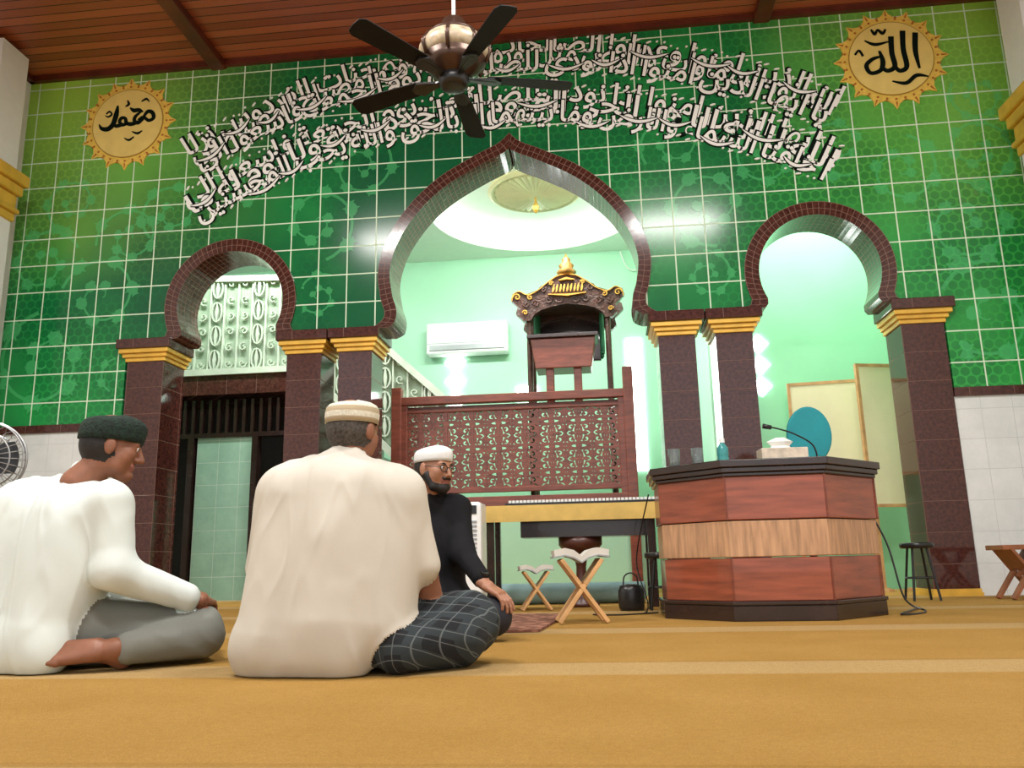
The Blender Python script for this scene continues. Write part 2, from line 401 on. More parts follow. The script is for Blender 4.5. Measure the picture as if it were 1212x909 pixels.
def pillar(name,x0,x1,y0=YW-.01,y1=YB,zt=2.95,cl=.1,cr=.1,zc=2.70):
    e=empty(name,((x0+x1)/2,(y0+y1)/2,0)); w=(x1-x0)/2; d=(y1-y0)/2
    box('shaft',(-w,-d,0),(w,d,zc),m_brown,e)
    for k,(z0,z1,g) in enumerate(((zc,zc+.045,.02),(zc+.045,zc+.09,.045),(zc+.09,zc+.14,.075))):
        box('gold_moulding_%d'%k,(-w-min(g,cl),-d-g,z0),(w+min(g,cr),d+min(g,.02),z1),m_gold,e,.006)
    box('capital_slab',(-w-cl,-d-.1,zc+.14),(w+cr,d+.02,zt),m_brown,e,.008)
    box('gold_base',(-w-.02,-d-.02,0),(w+.02,d+.02,.035),m_gold,e); box('gold_base_step',(-w-.01,-d-.01,.035),(w+.01,d+.01,.07),m_gold,e)
    return e
pillar('pillar',-5.25,-4.82); pillar('pillar',-3.39,-3.0,cr=.09); pillar('pillar',-2.80,-2.43,cl=.10)
pillar('pillar',.66,1.04,cr=.10); pillar('pillar',1.25,1.63,cl=.10); pillar('pillar',3.11,3.53)
def pier(name,x0,x1,y0,y1):
    e=empty(name,((x0+x1)/2,(y0+y1)/2,0)); w=(x1-x0)/2; d=(y1-y0)/2
    box('shaft',(-w,-d,0),(w,d,4.28),m_white,e); box('upper',(-w,-d,4.86),(w,d,ZT-.07),m_white,e)
    for k,(a,b,g) in enumerate(((4.28,4.38,.03),(4.38,4.44,.06),(4.44,4.6,.03),(4.6,4.72,.07),(4.72,4.86,.11))):
        box('gold_moulding_%d'%k,(-w-g,-d-g,a),(w+g,d+g,b),m_gold,e,.02)
pier('side_column',XL+.02,-6.50,7.6,8.02); pier('side_column',4.33,XR-.02,7.7,8.1)

# ------------------------------------------------------------------ rooms behind
ZC=5.35; YK=12.8
box('wall_mihrab_back',(XL,YK,0),(1.45,YK+.15,ZC),m_mint); box('wall_mihrab_side',(1.45,10.6,0),(1.6,YK,ZC),m_mint)
box('wall_right_room_back',(1.6,10.6,0),(XR,10.75,ZC),m_mint2)
DC=(-.77,11.05); DR=1.55
bm=bmesh.new(); rx0,rx1,ry0,ry1=XL,XR,YB,YK
angs=sorted(set([2*PI*i/72 for i in range(72)]+[math.atan2(y-DC[1],x-DC[0])%(2*PI) for x in (rx0,rx1) for y in (ry0,ry1)]))
I=[];O=[];T=[]
for a in angs:
    c,s=math.cos(a),math.sin(a); t=min([(rx1-DC[0])/c if c>1e-6 else 1e9,(rx0-DC[0])/c if c<-1e-6 else 1e9,(ry1-DC[1])/s if s>1e-6 else 1e9,(ry0-DC[1])/s if s<-1e-6 else 1e9])
    I.append(bm.verts.new((DC[0]+DR*c,DC[1]+DR*s,ZC))); O.append(bm.verts.new((DC[0]+t*c,DC[1]+t*s,ZC))); T.append(bm.verts.new((DC[0]+DR*c,DC[1]+DR*s,ZC+.1)))
n=len(angs)
for i in range(n):
    j=(i+1)%n; bm.faces.new((I[i],I[j],O[j],O[i])); bm.faces.new((I[i],T[i],T[j],I[j]))
mk('ceiling_mihrab',bm,m_ceilw,recalc=False)
bm=bmesh.new(); lathe(bm,[(1.95,ZC+.1),(1.95,ZC+.32),(1.94,ZC+.33)],(DC[0],DC[1],0),64)
bm.faces.ensure_lookup_table()
for fc in [f for f in bm.faces if len(f.verts)>4 and f.calc_center_median().z<ZC+.2]: bm.faces.remove(fc)
mk('ceiling_cove_recess',bm,m_ceilw)
bm=bmesh.new(); tube(bm,circ((DC[0],DC[1],ZC+.18),1.78,64,'xy'),.03,8,True); mk('cove_lamp_ring',bm,m_cove)
e=empty('ceiling_medallion',(DC[0],DC[1],ZC+.33)); bm=bmesh.new()
seg=72; rings=[]
for r,z in ((.67,0),(.69,-.04),(.64,-.07),(.60,-.05)): rings.append([bm.verts.new((r*math.cos(2*PI*i/seg),r*math.sin(2*PI*i/seg),z)) for i in range(seg)])
for r,z in ((.57,-.05),(.3,-.09),(.1,-.12)): rings.append([bm.verts.new((r*math.cos(2*PI*i/seg),r*math.sin(2*PI*i/seg),z-(.03 if (i//1)%2 else 0)*(r/.57))) for i in range(seg)])
for j in range(len(rings)-1):
    for i in range(seg): bm.faces.new((rings[j][i],rings[j][(i+1)%seg],rings[j+1][(i+1)%seg],rings[j+1][i]))
bm.faces.new(rings[-1]); mk('fluted_rose',bm,m_cream,e)
bm=bmesh.new(); lathe(bm,[(.015,-.36),(.04,-.32),(.05,-.26),(.02,-.2),(.012,-.1)],(0,0,0),12); mk('brass_pendant',bm,m_goldm,e)
def diamonds(k,x,y,zs,r):
    for z in zs:
        bm=bmesh.new(); prism(bm,[(x-r,z),(x,z-r),(x+r,z),(x,z+r)],y-.01,y+.01,'y'); mk('window_%d'%k,bm,m_win); k+=1
    return k
k=diamonds(1,-2.27,YK-.01,(3.60,3.28,2.96),.17); k=diamonds(k,2.09,10.59,(3.10,2.82,2.54),.13)
box('window_7',(-1.28,YK-.02,2.9),(-.95,YK,3.15),m_win); box('window_8',(.48,YK-.02,1.75),(.72,YK,3.85),m_win)
# stair with ornamental railing
e=empty('staircase',(0,10.5,0)); bm=bmesh.new()
addbox(bm,(XL+.02,-.05,2.72),(-3.9,2.2,3.0)); mk('landing_slab',bm,m_brown,e)
bm=bmesh.new()
ns=12
for i in range(ns):
    x0=-3.9+i*.155; z1=2.86-i*.2; addbox(bm,(x0,0,max(.0,z1-.45)),(x0+.165,1.1,max(.12,z1)))
mk('steps',bm,m_brown,e)
bm=bmesh.new()
ribbon(bm,[(-6.75,4.42),(-3.95,4.32),(-2.0,2.52)],.09,-.09,.03); ribbon(bm,[(-6.75,3.03),(-3.9,3.03),(-2.0,1.12)],.09,-.09,.03)
for i in range(24):
    x=-6.7+i*.2
    zt=4.4 if x<-3.95 else 4.3-(x+3.95)*.923; zb=3.03 if x<-3.9 else 3.03-(x+3.9)*1.0
    ribbon(bm,[(x,zb),(x,zt)],.022,-.05,-.01)
    if i%3==1:
        for q in range(4):
            cz=zb+(zt-zb)*(q+.5)/4; ribbon(bm,[(x+.1+.07*math.cos(a*PI/6),cz+.14*math.sin(a*PI/6)) for a in range(13)],.018,-.07,-.02)
            ribbon(bm,[(x+.1,cz-.13),(x+.1,cz),(x+.1,cz+.13)],[.01,.05,.01],-.07,-.02)
    else:
        for q in range(6):
            cz=zb+(zt-zb)*(q+.5)/6; ribbon(bm,spiral(x+.1,cz,.065,q*1.3,1.1,1 if q%2 else -1,10),.015,-.06,-.02)
mk('ornate_railing',bm,M('ornamental_railing_paint',(.62,.70,.58),.4,var=.1),e)
bm=bmesh.new(); prism(bm,[(-6.78,3.03),(-3.95,3.03),(-2.0,1.1),(-2.0,2.5),(-3.95,4.28),(-6.78,4.38)],0,.02,'y'); mk('railing_panel',bm,M('railing_panel_paint',(.40,.50,.38),.5,var=.1),e)
e=empty('store_wall',(0,10.55,0))
box('green_tile_partition',(-5.42,0,0),(-4.62,.12,2.15),tiled('pale_green_tile',(.26,.44,.34),(.34,.54,.42),(.5,.6,.52),.3,.3,.006,.2,speck=3),e)
box('dark_back',(XL+.02,.9,0),(-3.4,1.0,2.72),M('painted_store_shade',(.02,.02,.02),.8),e)  # near-black colour stands in for the shade under the landing
bm=bmesh.new()
for i in range(26): addbox(bm,(XL+.1+i*.12,-.02,2.2),(XL+.14+i*.12,.05,2.66))
addbox(bm,(XL+.02,-.03,2.14),(-3.5,.08,2.2)); mk('dark_slats',bm,m_dark,e)
for i,x in enumerate((-5.5,-4.6,-3.75)): box('door_post_%d'%i,(x-.04,-.04,0),(x+.04,.1,2.2),m_dark,e)

# ------------------------------------------------------------------ arabic text
FORMS={}
def reg(ch,base,n): FORMS[ch]=(base,n)
for ch,b,n in (('\u0627',0xFE8D,2),('\u0623',0xFE83,2),('\u0625',0xFE87,2),('\u0622',0xFE81,2),('\u0628',0xFE8F,4),('\u0629',0xFE93,2),('\u062a',0xFE95,4),('\u062b',0xFE99,4),('\u062c',0xFE9D,4),('\u062d',0xFEA1,4),('\u062e',0xFEA5,4),('\u062f',0xFEA9,2),('\u0630',0xFEAB,2),('\u0631',0xFEAD,2),('\u0632',0xFEAF,2),('\u0633',0xFEB1,4),('\u0634',0xFEB5,4),('\u0635',0xFEB9,4),('\u0636',0xFEBD,4),('\u0637',0xFEC1,4),('\u0638',0xFEC5,4),('\u0639',0xFEC9,4),('\u063a',0xFECD,4),('\u0641',0xFED1,4),('\u0642',0xFED5,4),('\u0643',0xFED9,4),('\u0644',0xFEDD,4),('\u0645',0xFEE1,4),('\u0646',0xFEE5,4),('\u0647',0xFEE9,4),('\u0648',0xFEED,2),('\u0649',0xFEEF,2),('\u064a',0xFEF1,4)): reg(ch,b,n)
def shape(s):
    out=[]
    for i,c in enumerate(s):
        if c not in FORMS: out.append(c); continue
        b,n=FORMS[c]; pj=i>0 and s[i-1] in FORMS and FORMS[s[i-1]][1]==4; nj=i<len(s)-1 and s[i+1] in FORMS and n==4
        out.append(chr(b+(3 if pj and nj else 2 if nj else 1 if pj else 0)))
    return ''.join(out)[::-1]
def textmesh(s,size,off=0.0,res=3):
    c=bpy.data.curves.new('t','FONT'); c.body=s; c.size=size; c.resolution_u=res; c.offset=off; c.fill_mode='FRONT'; c.space_word=.6
    o=bpy.data.objects.new('t',c); COL.objects.link(o); bpy.context.view_layer.update()
    me=bpy.data.meshes.new_from_object(o.evaluated_get(bpy.context.evaluated_depsgraph_get()))
    bpy.data.objects.remove(o); return me
def mwidth(me):
    xs=[v.co.x for v in me.vertices]; return max(xs)-min(xs)
V1="ان الذين امنوا وعملوا الصالحات كانت لهم جنات الفردوس نزلا وما خلقنا السماء والارض وما بينهما الا بالحق والله يحب المحسنين وتزودوا فان خير الزاد التقوى"
V2="يا ايها الذين امنوا اذا نودي للصلاة من يوم الجمعة فاسعوا الى ذكر الله وذروا البيع ذلكم خير لكم ان كنتم تعلمون فاذا قضيت الصلاة فانتشروا في الارض"
V3="الله نور السماوات والارض مثل نوره كمشكاة فيها مصباح المصباح في زجاجة الزجاجة كانها كوكب دري يوقد من شجرة مباركة زيتونة لا شرقية ولا غربية والله بكل شي عليم"
V4="الله لا اله الا هو الحي القيوم لا تاخذه سنة ولا نوم له ما في السماوات وما في الارض من ذا الذي يشفع عنده الا باذنه يعلم ما بين ايديهم وما خلفهم والله"
def fit(s,size,target):
    w=mwidth(textmesh(shape(s),size)); words=s.split(' '); n=max(3,int(len(words)*target/w))
    while n>len(words): words=words+words
    return ' '.join(words[:n])
def arc_text(bm,s,xc,ztop,Rr,half,base,size,y,off,mi,vs_=1.0):
    me=textmesh(shape(s),size,off); co=np.empty(len(me.vertices)*3); me.vertices.foreach_get('co',co); co=co.reshape(-1,3)
    x0,x1=co[:,0].min(),co[:,0].max(); amax=half/Rr
    vs=[]
    for p in co:
        a=(-1+2*(p[0]-x0)/(x1-x0))*amax; rr=Rr+base+p[1]*vs_
        vs.append(bm.verts.new((xc+rr*math.sin(a),y,ztop-Rr+rr*math.cos(a))))
    for pl in me.polygons:
        try: fc=bm.faces.new([vs[i] for i in pl.vertices]); fc.material_index=mi
        except ValueError: pass
bm=bmesh.new()
sz=.33; q=0
for s,xc,zt,Rr,half,base in ((V1,-.98,6.14,7.3,3.86,.06),(V3,-.98,6.14,7.3,3.84,-.06),(V2,-.98,6.14,7.3,3.82,-.18),(V2,-1.0,5.50,7.0,3.82,.065),(V4,-1.0,5.50,7.0,3.80,-.06),(V1[60:],-1.0,5.50,7.0,3.78,-.185)):
    s=fit(s,sz,2*half*1.05)
    arc_text(bm,s,xc,zt,Rr,half,base,sz,YW-.0035-.0009*q,.019,1,1.1); arc_text(bm,s,xc,zt,Rr,half,base,sz,YW-.0042-.0009*q,.0048,0,1.1); q+=1
def arcp(xc,zt,Rr,u,v):
    a=u/Rr; rr=Rr+v; return (xc+rr*math.sin(a),zt-Rr+rr*math.cos(a))
q=0
for xc,zt,Rr,half in ((-.98,6.14,7.3,3.82),(-1.0,5.50,7.0,3.78)):
    u=-half
    while u<half-.4:
        L=random.uniform(.28,.5); v0=random.uniform(-.2,.14); q+=1
        P=[arcp(xc,zt,Rr,u+L*t,v0-.07*math.sin(t*PI)+.03*t) for t in [i/9 for i in range(10)]]
        W=[.004+.032*math.sin(PI*i/9)**.7 for i in range(10)]
        ribbon(bm,P,[w+.024 for w in W],YW-.0095-.00001*q,YW,1); ribbon(bm,P,W,YW-.0105-.00002*q,YW-.001,0); u+=random.uniform(.4,.7)
    for vv,step in ((.235,.09),(-.225,.11)):
        u=-half+.05
        while u<half:
            q+=1; v=vv+random.uniform(-.03,.03); L=random.choice((.022,.05)); P=[arcp(xc,zt,Rr,u+L*t,v+L*.6*t) for t in (0,.5,1)]
            ribbon(bm,P,[.012,.022,.012],YW-.0105-.00002*q,YW-.001,0); u+=random.uniform(step*.6,step*1.4)
mk('calligraphy_band',bm,[m_wtext,m_ink],recalc=False)
def medallion(name,cx,cz,word):
    e=empty(name,(cx,YW,cz)); bm=bmesh.new(); n=96; P=[]
    for i in range(n*2):
        a=2*PI*i/(n*2); r=.50+.05*abs(math.cos(8*a))+.06*(max(0,math.cos(16*a)))**5; P.append((r*math.cos(a),r*math.sin(a)))
    prism(bm,P,-.012,0,'y',cdt=True); mk('scalloped_gold_rim',bm,m_rim,e)
    bm=bmesh.new()
    for i in range(32):
        a=2*PI*i/32; c,s=math.cos(a),math.sin(a); r=.49
        q=[(r*c+.014*math.cos(b*PI/4),r*s+.014*math.sin(b*PI/4)) for b in range(8)]; prism(bm,q,-.016,-.012,'y')
    for i in range(16):
        a=2*PI*(i+.5)/16; q=[(.515*math.cos(a+.03*t),.515*math.sin(a+.03*t)) for t in (-1,0,1)]; ribbon(bm,q,[.005,.016,.005],-.0165,-.012)
        a=2*PI*i/16; ribbon(bm,[(.525*math.cos(a),.525*math.sin(a)),(.55*math.cos(a),.55*math.sin(a)),(.59*math.cos(a),.59*math.sin(a))],[.02,.014,.004],-.017,-.012)
    mk('rim_ornament',bm,M('rim_red_brown',(.45,.15,.02),.5),e)
    bm=bmesh.new(); prism(bm,[(.45*math.cos(2*PI*i/64),.45*math.sin(2*PI*i/64)) for i in range(64)],-.02,-.01,'y'); mk('dark_ring',bm,M('ring_brown',(.38,.22,.03),.5),e)
    bm=bmesh.new(); prism(bm,[(.44*math.cos(2*PI*i/64),.44*math.sin(2*PI*i/64)) for i in range(64)],-.024,-.01,'y'); mk('yellow_disc',bm,m_goldy,e)
    bm=bmesh.new(); cnt=[0]; K=1.18 if word=='allah' else 1.0
    def stroke(P,W):
        cnt[0]+=1
        Q=catmull([(*p,w) for p,w in zip(P,W)],6); ribbon(bm,[(q[0]*K,q[1]*K) for q in Q],[max(.004,q[2])*K for q in Q],-.03-.0003*cnt[0],-.022)
    if word=='allah':
        stroke([(.24,.24),(.22,.05),(.235,-.13)],[.05,.045,.02])
        stroke([(.13,.27),(.115,.08),(.125,-.10),(.06,-.14),(.02,-.09)],[.05,.045,.045,.04,.03])
        stroke([(.02,.22),(.01,.05),(.02,-.09),(-.05,-.13),(-.10,-.08)],[.05,.045,.045,.04,.03])
        stroke([(-.10,.08),(-.08,-.03),(-.11,-.12),(-.20,-.14),(-.23,-.06),(-.17,.0),(-.10,.02)],[.02,.045,.04,.035,.04,.035,.02])
        stroke([(-.02,.30),(-.05,.26),(-.09,.30),(-.12,.26),(-.15,.31)],[.02,.03,.02,.03,.015])
        stroke([(-.22,.20),(-.13,.15),(.0,.17)],[.01,.03,.01]); stroke([(-.32,.06),(-.28,.1),(-.25,.04)],[.02,.02,.02])
        stroke([(-.02,-.24),(.1,-.27),(.2,-.2),(.3,-.22)],[.01,.035,.035,.01])
    else:
        stroke([(.20,.06),(.25,.13),(.31,.11),(.33,.04),(.27,.01),(.20,.06),(.14,.02)],[.03,.045,.05,.045,.04,.04,.045])
        stroke([(.02,.20),(.07,.16),(.14,.16),(.19,.13)],[.015,.05,.045,.015])
        stroke([(.17,.14),(.10,.08),(.09,.02),(.14,-.01),(.20,.04)],[.02,.04,.045,.045,.03])
        stroke([(.14,.0),(.05,-.02),(-.01,.0),(-.03,.06),(-.08,.07),(-.10,.02),(-.06,-.02),(-.01,-.01)],[.045,.05,.045,.04,.04,.04,.045,.04])
        stroke([(-.07,-.02),(-.14,-.03),(-.18,.0)],[.045,.045,.035])
        stroke([(-.14,.24),(-.15,.13),(-.18,.0),(-.24,-.06),(-.32,-.05),(-.36,.01)],[.02,.06,.06,.06,.045,.01])
        stroke([(-.02,.30),(.0,.25),(-.04,.22)],[.015,.03,.012]); stroke([(.16,.27),(.22,.30),(.26,.26)],[.01,.028,.01])
        stroke([(-.28,.14),(-.24,.17),(-.21,.13),(-.25,.10),(-.29,.12)],[.015,.02,.02,.02,.01])
        stroke([(.20,-.12),(.14,-.15),(.07,-.12)],[.01,.028,.01]); stroke([(-.02,-.20),(.04,-.23),(.1,-.19)],[.01,.025,.01])
    mk('calligraphy',bm,m_ink,e)
medallion('wall_medallion',-5.49,5.68,'m'); medallion('wall_medallion',3.36,5.72,'allah')

# ------------------------------------------------------------------ ceiling fan
e=empty('ceiling_fan',(-.79,4.47,3.3)); bm=bmesh.new()
lathe(bm,[(.012,.30),(.012,ZT-3.3)],seg=12); mk('down_rod',bm,m_wp,e)
bm=bmesh.new(); lathe(bm,[(.03,.42),(.07,.40),(.09,.34),(.16,.29),(.19,.25)],seg=32); lathe(bm,[(.20,.12),(.15,.06),(.10,.02),(.05,-.0),(.05,-.03)],seg=32)
for i in range(8):
    a=2*PI*i/8; tube(bm,[(.18*math.cos(a),.18*math.sin(a),.26),(.228*math.cos(a),.228*math.sin(a),.18),(.20*math.cos(a),.20*math.sin(a),.10)],.012,6)
mk('bronze_housing',bm,M('bronze',(.07,.035,.022),.35,.5),e,True)
bm=bmesh.new(); lathe(bm,[(.185,.255),(.215,.20),(.215,.16),(.19,.115)],seg=32); mk('alabaster_band',bm,m_stone,e,True)
bm=bmesh.new(); lathe(bm,[(.055,-.06),(.085,-.05),(.095,-.02),(.09,.02),(.06,.04)],seg=24); mk('hub_cap',bm,m_blk,e,True)
m_blade=M('dark_blade_wood',(.006,.005,.005),.55,var=.3); m_blade.node_tree.nodes['Principled BSDF'].inputs['Specular IOR Level'].default_value=.2
for i in range(5):
    a=math.radians(16+72*i); rm=Matrix.Rotation(a,4,'Z')@Matrix.Rotation(math.radians(11),4,'X'); bm=bmesh.new()
    addbox(bm,(.06,-.02,-.006),(.26,.02,.006))
    prism(bm,[(.12,-.02),(.24,-.055),(.29,-.02),(.29,.02),(.24,.055),(.12,.02)],-.004,.01,'z')
    for v in bm.verts: v.co=rm@v.co
    mk('blade_arm_%d'%i,bm,m_blk,e)
    bm=bmesh.new(); out=[(.20,-.042),(.26,-.054),(.5,-.066),(.70,-.072),(.735,-.05),(.74,.0),(.735,.05),(.70,.072),(.5,.066),(.26,.054),(.20,.042)]
    prism(bm,out,.010,.018,'z')
    for v in bm.verts: v.co=rm@v.co
    mk('blade_%d'%i,bm,m_blade,e,bevel=.002)

# ------------------------------------------------------------------ cage fans
def cage_fan(name,loc,rot,r,pole=None,dark=False):
    e=empty(name,loc,rot); mc=m_blk if dark else m_grey; bm=bmesh.new()
    for rr,yy in ((r,0),(r*.98,-.05),(r*.7,-.085),(r*.35,-.10),(r*.7,.07),(r*.35,.085)): tube(bm,circ((0,yy,0),rr,36),.005 if rr<r else .009,6,True)
    for i in range(28):
        a=2*PI*i/28; c,s=math.cos(a),math.sin(a)
        tube(bm,[(0.06*c,-.105,.06*s),(r*.5*c,-.095,r*.5*s),(r*.85*c,-.075,r*.85*s),(r*c,0,r*s),(r*.8*c,.06,r*.8*s),(.07*c,.09,.07*s)],.0025,4)
    mk('cage',bm,mc,e)
    bm=bmesh.new()
    for i in range(3):
        a0=2*PI*i/3; P=[(.03,-.1)]+[(r*.85*math.cos(b),r*.85*math.sin(b)) for b in (-.45,-.2,.1,.4,.6)]+[(.05,.1)]
        P=[(x*math.cos(a0)-z*math.sin(a0),x*math.sin(a0)+z*math.cos(a0)) for x,z in P]; prism(bm,P,-.025,-.02,'y')
    mk('blades',bm,m_blk,e)
    bm=bmesh.new(); rm=Matrix.Rotation(PI/2,4,'X'); lathe(bm,[(.03,.105),(.055,.10),(.06,.05),(.07,-.04),(.085,-.08),(.085,-.2),(.05,-.24)],seg=20,mat=rm); mk('motor',bm,m_blk,e,True)
    bm=bmesh.new()
    if pole: tube(bm,[(0,.16,-.02),(0,.17,-.3),(0,.17,-loc[2]+.04)],.016,10); lathe(bm,[(.22,0),(.22,.02),(.06,.05),(.02,.06)],(0,.17,-loc[2]),24)
    else: tube(bm,[(0,.2,0),(0,.3,-.05),(0,.45,-.05)],.02,8)
    mk('stand' if pole else 'wall_bracket',bm,mc,e)
cage_fan('pedestal_fan',(-4.04,5.0,1.14),.35,.25,pole=True)
cage_fan('wall_fan',(1.62,10.12,2.42),.0,.20,dark=True)

# ------------------------------------------------------------------ AC
e=empty('wall_air_conditioner',(-2.04,YK-.02,3.94)); box('body',(-.66,-.24,-.26),(.66,0,.26),m_wp,e,.03); box('louvre',(-.6,-.26,-.2),(.6,-.235,-.12),m_grey,e); box('groove',(-.64,-.245,-.09),(.64,-.235,-.08),m_grey,e)
bm=bmesh.new(); tube(bm,catmull([(2.5,-.03,1.38),(2.6,-.03,1.1),(2.75,-.03,1.05),(2.9,-.03,1.35),(3.1,-.03,1.38)],6),.012,6); mk('pipe',bm,m_wp,e)

# ------------------------------------------------------------------ minbar on its platform
e=empty('minbar',(-.9,9.7,0)); bm=bmesh.new()
box('platform',(-1.85,.06,0),(1.45,1.9,1.02),m_mint,e)
X0,X1=-1.50,1.22
addbox(bm,(X0,-.05,1.05),(X1,.05,1.17)); addbox(bm,(X0,-.06,2.30),(X1,.06,2.40)); addbox(bm,(X0,-.045,1.15),(X0+.09,.045,2.3)); addbox(bm,(X1-.09,-.045,1.15),(X1,.045,2.3)); addbox(bm,(X0,-.04,1.22),(X1,.04,1.28)); addbox(bm,(X0,-.04,2.2),(X1,.04,2.24))
addbox(bm,(X1-.02,-.08,.0),(X1+.10,.05,2.66)); addbox(bm,(X0-.10,-.08,.0),(X0+.02,.05,2.52))
mk('frame',bm,m_wood,e,bevel=.008)
bm=bmesh.new(); nx,nz=8,3; cw=(X1-X0-.18)/nx; ch=.92/nz; c_=0
for i in range(nx):
    for j in range(nz):
        cx=X0+.09+cw*(i+.5); cz=1.28+ch*(j+.5)
        for sx in (1,-1):
            for sz_ in (1,-1):
                def rb(P,W,o=0):
                    global c_
                    c_+=1; ribbon(bm,[(cx+sx*a,cz+sz_*b_) for a,b_ in P],[w*1.25 for w in W],-.012-.0003*(c_%40),.018)
                rb(spiral(.088,.085,.055,-2.4,1.2,1,16,.15),[.026-.0009*t for t in range(16)])
                rb([(0,.0),(.03,.035),(.075,.028),(.11,.01),(.16,.03)],[.03,.03,.024,.03,.03])
                rb([(.158,.15),(.135,.12),(.145,.08),(.16,.05)],[.02,.035,.045,.01])
                rb([(.0,.15),(.035,.13),(.03,.09),(.01,.055)],[.03,.03,.028,.02])
                rb([(.04,.153),(.075,.145),(.12,.155)],[.01,.03,.01]); rb([(.045,.06),(.06,.075),(.085,.085)],[.012,.022,.03])
        c_+=1; ribbon(bm,[(cx,cz-ch/2),(cx,cz-.05),(cx,cz),(cx,cz+.05),(cx,cz+ch/2)],[.025,.025,.08,.025,.025],-.026,.02)
    ribbon(bm,[(cx+cw/2,1.28),(cx+cw/2,2.2)],.018,-.027,.02)
mk('pierced_carved_panel',bm,m_wood,e)
box('deck_board',(X0,.05,2.24),(X1,.5,2.29),m_wood,e)
bm=bmesh.new(); prism(bm,[(.16,2.72),(.84,2.72),(.90,3.10),(.10,3.10)],.10,.50,'y'); mk('reading_desk',bm,m_wood,e,bevel=.01)
box('desk_rim',(.06,.06,3.10),(.94,.54,3.15),m_dark,e,.008)
for i,x in enumerate((.28,.62)): box('desk_post_%d'%i,(x,.15,2.29),(x+.10,.28,2.9),m_wood,e,.01)
bm=bmesh.new(); cxx=.57
half=[(0,4.0),(.12,3.98),(.25,3.90),(.38,3.80),(.52,3.75),(.62,3.80),(.70,3.76),(.72,3.68),(.66,3.62),(.60,3.56),(.62,3.46),(.56,3.40),(.47,3.40),(.43,3.47),(.34,3.53),(.2,3.57),(0,3.60)]
P=[(cxx+x,z) for x,z in half]+[(cxx-x,z) for x,z in half[::-1][1:-1]]
prism(bm,P,.3,.4,'y',cdt=True); prism(bm,P,.9,1.0,'y',cdt=True)
addbox(bm,(cxx-.56,.4,3.62),(cxx+.56,.9,3.74)); addbox(bm,(cxx-.35,.4,3.74),(cxx+.35,.9,3.86))
for sx in (1,-1):
    tube(bm,[(cxx+sx*.5,.38,1.0),(cxx+sx*.5,.38,3.5)],.035,10); tube(bm,[(cxx+sx*.5,.95,1.0),(cxx+sx*.5,.95,3.5)],.035,10)
c_=0
for sx in (1,-1):
    for (x,z,r,a,d) in ((.40,3.62,.05,0,1),(.52,3.62,.05,1,-1),(.24,3.66,.05,2,1),(.1,3.66,.05,0,-1),(.3,3.80,.05,0,1)):
        c_+=1; ribbon(bm,[(cxx+sx*q[0],q[1]) for q in spiral(x,z,r,a,1.3,d,14)],.022,.285-.0005*c_,.30)
mk('carved_canopy',bm,m_carv,e)
bm=bmesh.new(); c_=0
for sx in (1,-1):
    for (x,z,r,a,d) in ((.64,3.71,.05,0,1),(.47,3.70,.04,2,-1),(.54,3.5,.035,0,1),(.2,3.87,.03,3,-1)):
        c_+=1; ribbon(bm,[(cxx+sx*q[0],q[1]) for q in spiral(x,z,r,a,1.3,d,16)],.012,.275-.0005*c_,.30)
    c_+=1; E=catmull(half[:8],4); ribbon(bm,[(cxx+sx*x*.98,z-.015) for x,z in E],.010,.275-.0005*c_,.30)
for q in range(9): c_+=1; ribbon(bm,[(cxx-.18+q*.045,3.75),(cxx-.17+q*.045,3.79+.02*(q%2)),(cxx-.16+q*.045,3.85)],[.014,.028,.012],.27-.0005*c_,.3)
ribbon(bm,[(cxx-.24,3.72),(cxx,3.70),(cxx+.24,3.72)],[.01,.025,.01],.25,.3); ribbon(bm,[(cxx-.10,3.90),(cxx,3.92),(cxx+.10,3.90)],[.01,.03,.01],.25,.3)
mk('gold_carving',bm,m_goldm,e)
bm=bmesh.new(); lathe(bm,[(.09,3.98),(.13,4.03),(.08,4.08),(.10,4.12),(.05,4.17),(.06,4.2),(.02,4.24),(.005,4.29)],(cxx,.35,0),16); mk('gold_finial',bm,M('antique_gold',(.30,.15,.03),.4,.4,var=.4,vs=20),e,True)
bm=bmesh.new()
for sx in (1,-1):
    pts=[(cxx+sx*(.42+.03*math.sin(i*1.9)),.42+.05*i) for i in range(11)]
    A=[bm.verts.new((x,y,3.0)) for x,y in pts]; B=[bm.verts.new((x,y,3.62)) for x,y in pts]
    for i in range(10): bm.faces.new((A[i],A[i+1],B[i+1],B[i]))
mk('green_curtain',bm,m_greenc,e)
box('seat_back',(cxx-.4,.96,3.0),(cxx+.4,1.0,3.6),m_dark,e)

# ------------------------------------------------------------------ table with rack
e=empty('table',(-.3,7.75,0)); box('top',(-.82,-.3,.86),(.82,.3,.9),m_wood,e,.006); box('cloth_front',(-.83,-.315,.76),(.83,-.30,.90),m_ochre,e); box('cloth_top',(-.83,-.315,.9),(.83,.3,.906),m_ochre,e)
bm=bmesh.new()
for i in range(40): addbox(bm,(-.55+i*.034,-.24,.91),(-.526+i*.034,-.08,.955))
mk('white_keys',bm,m_wp,e); box('key_board_body',(-.58,-.26,.906),(.84,.05,.93),m_blk,e)
for i,(x,y) in enumerate(((-.72,-.22),(.72,-.22),(-.72,.22),(.72,.22))): box('leg_%d'%i,(x-.035,y-.035,0),(x+.035,y+.035,.86),m_dark,e)
box('apron',(-.45,-.2,.62),(.75,.2,.86),m_dark,e)
bm=bmesh.new(); lathe(bm,[(.15,0),(.16,.03),(.05,.08),(.045,.35),(.06,.44),(.16,.50),(.20,.55),(.20,.62)],(.08,0,0),seg=28); mk('turned_pedestal',bm,M('dark_turned_wood',(.07,.02,.012),.35,var=.2),e,True)
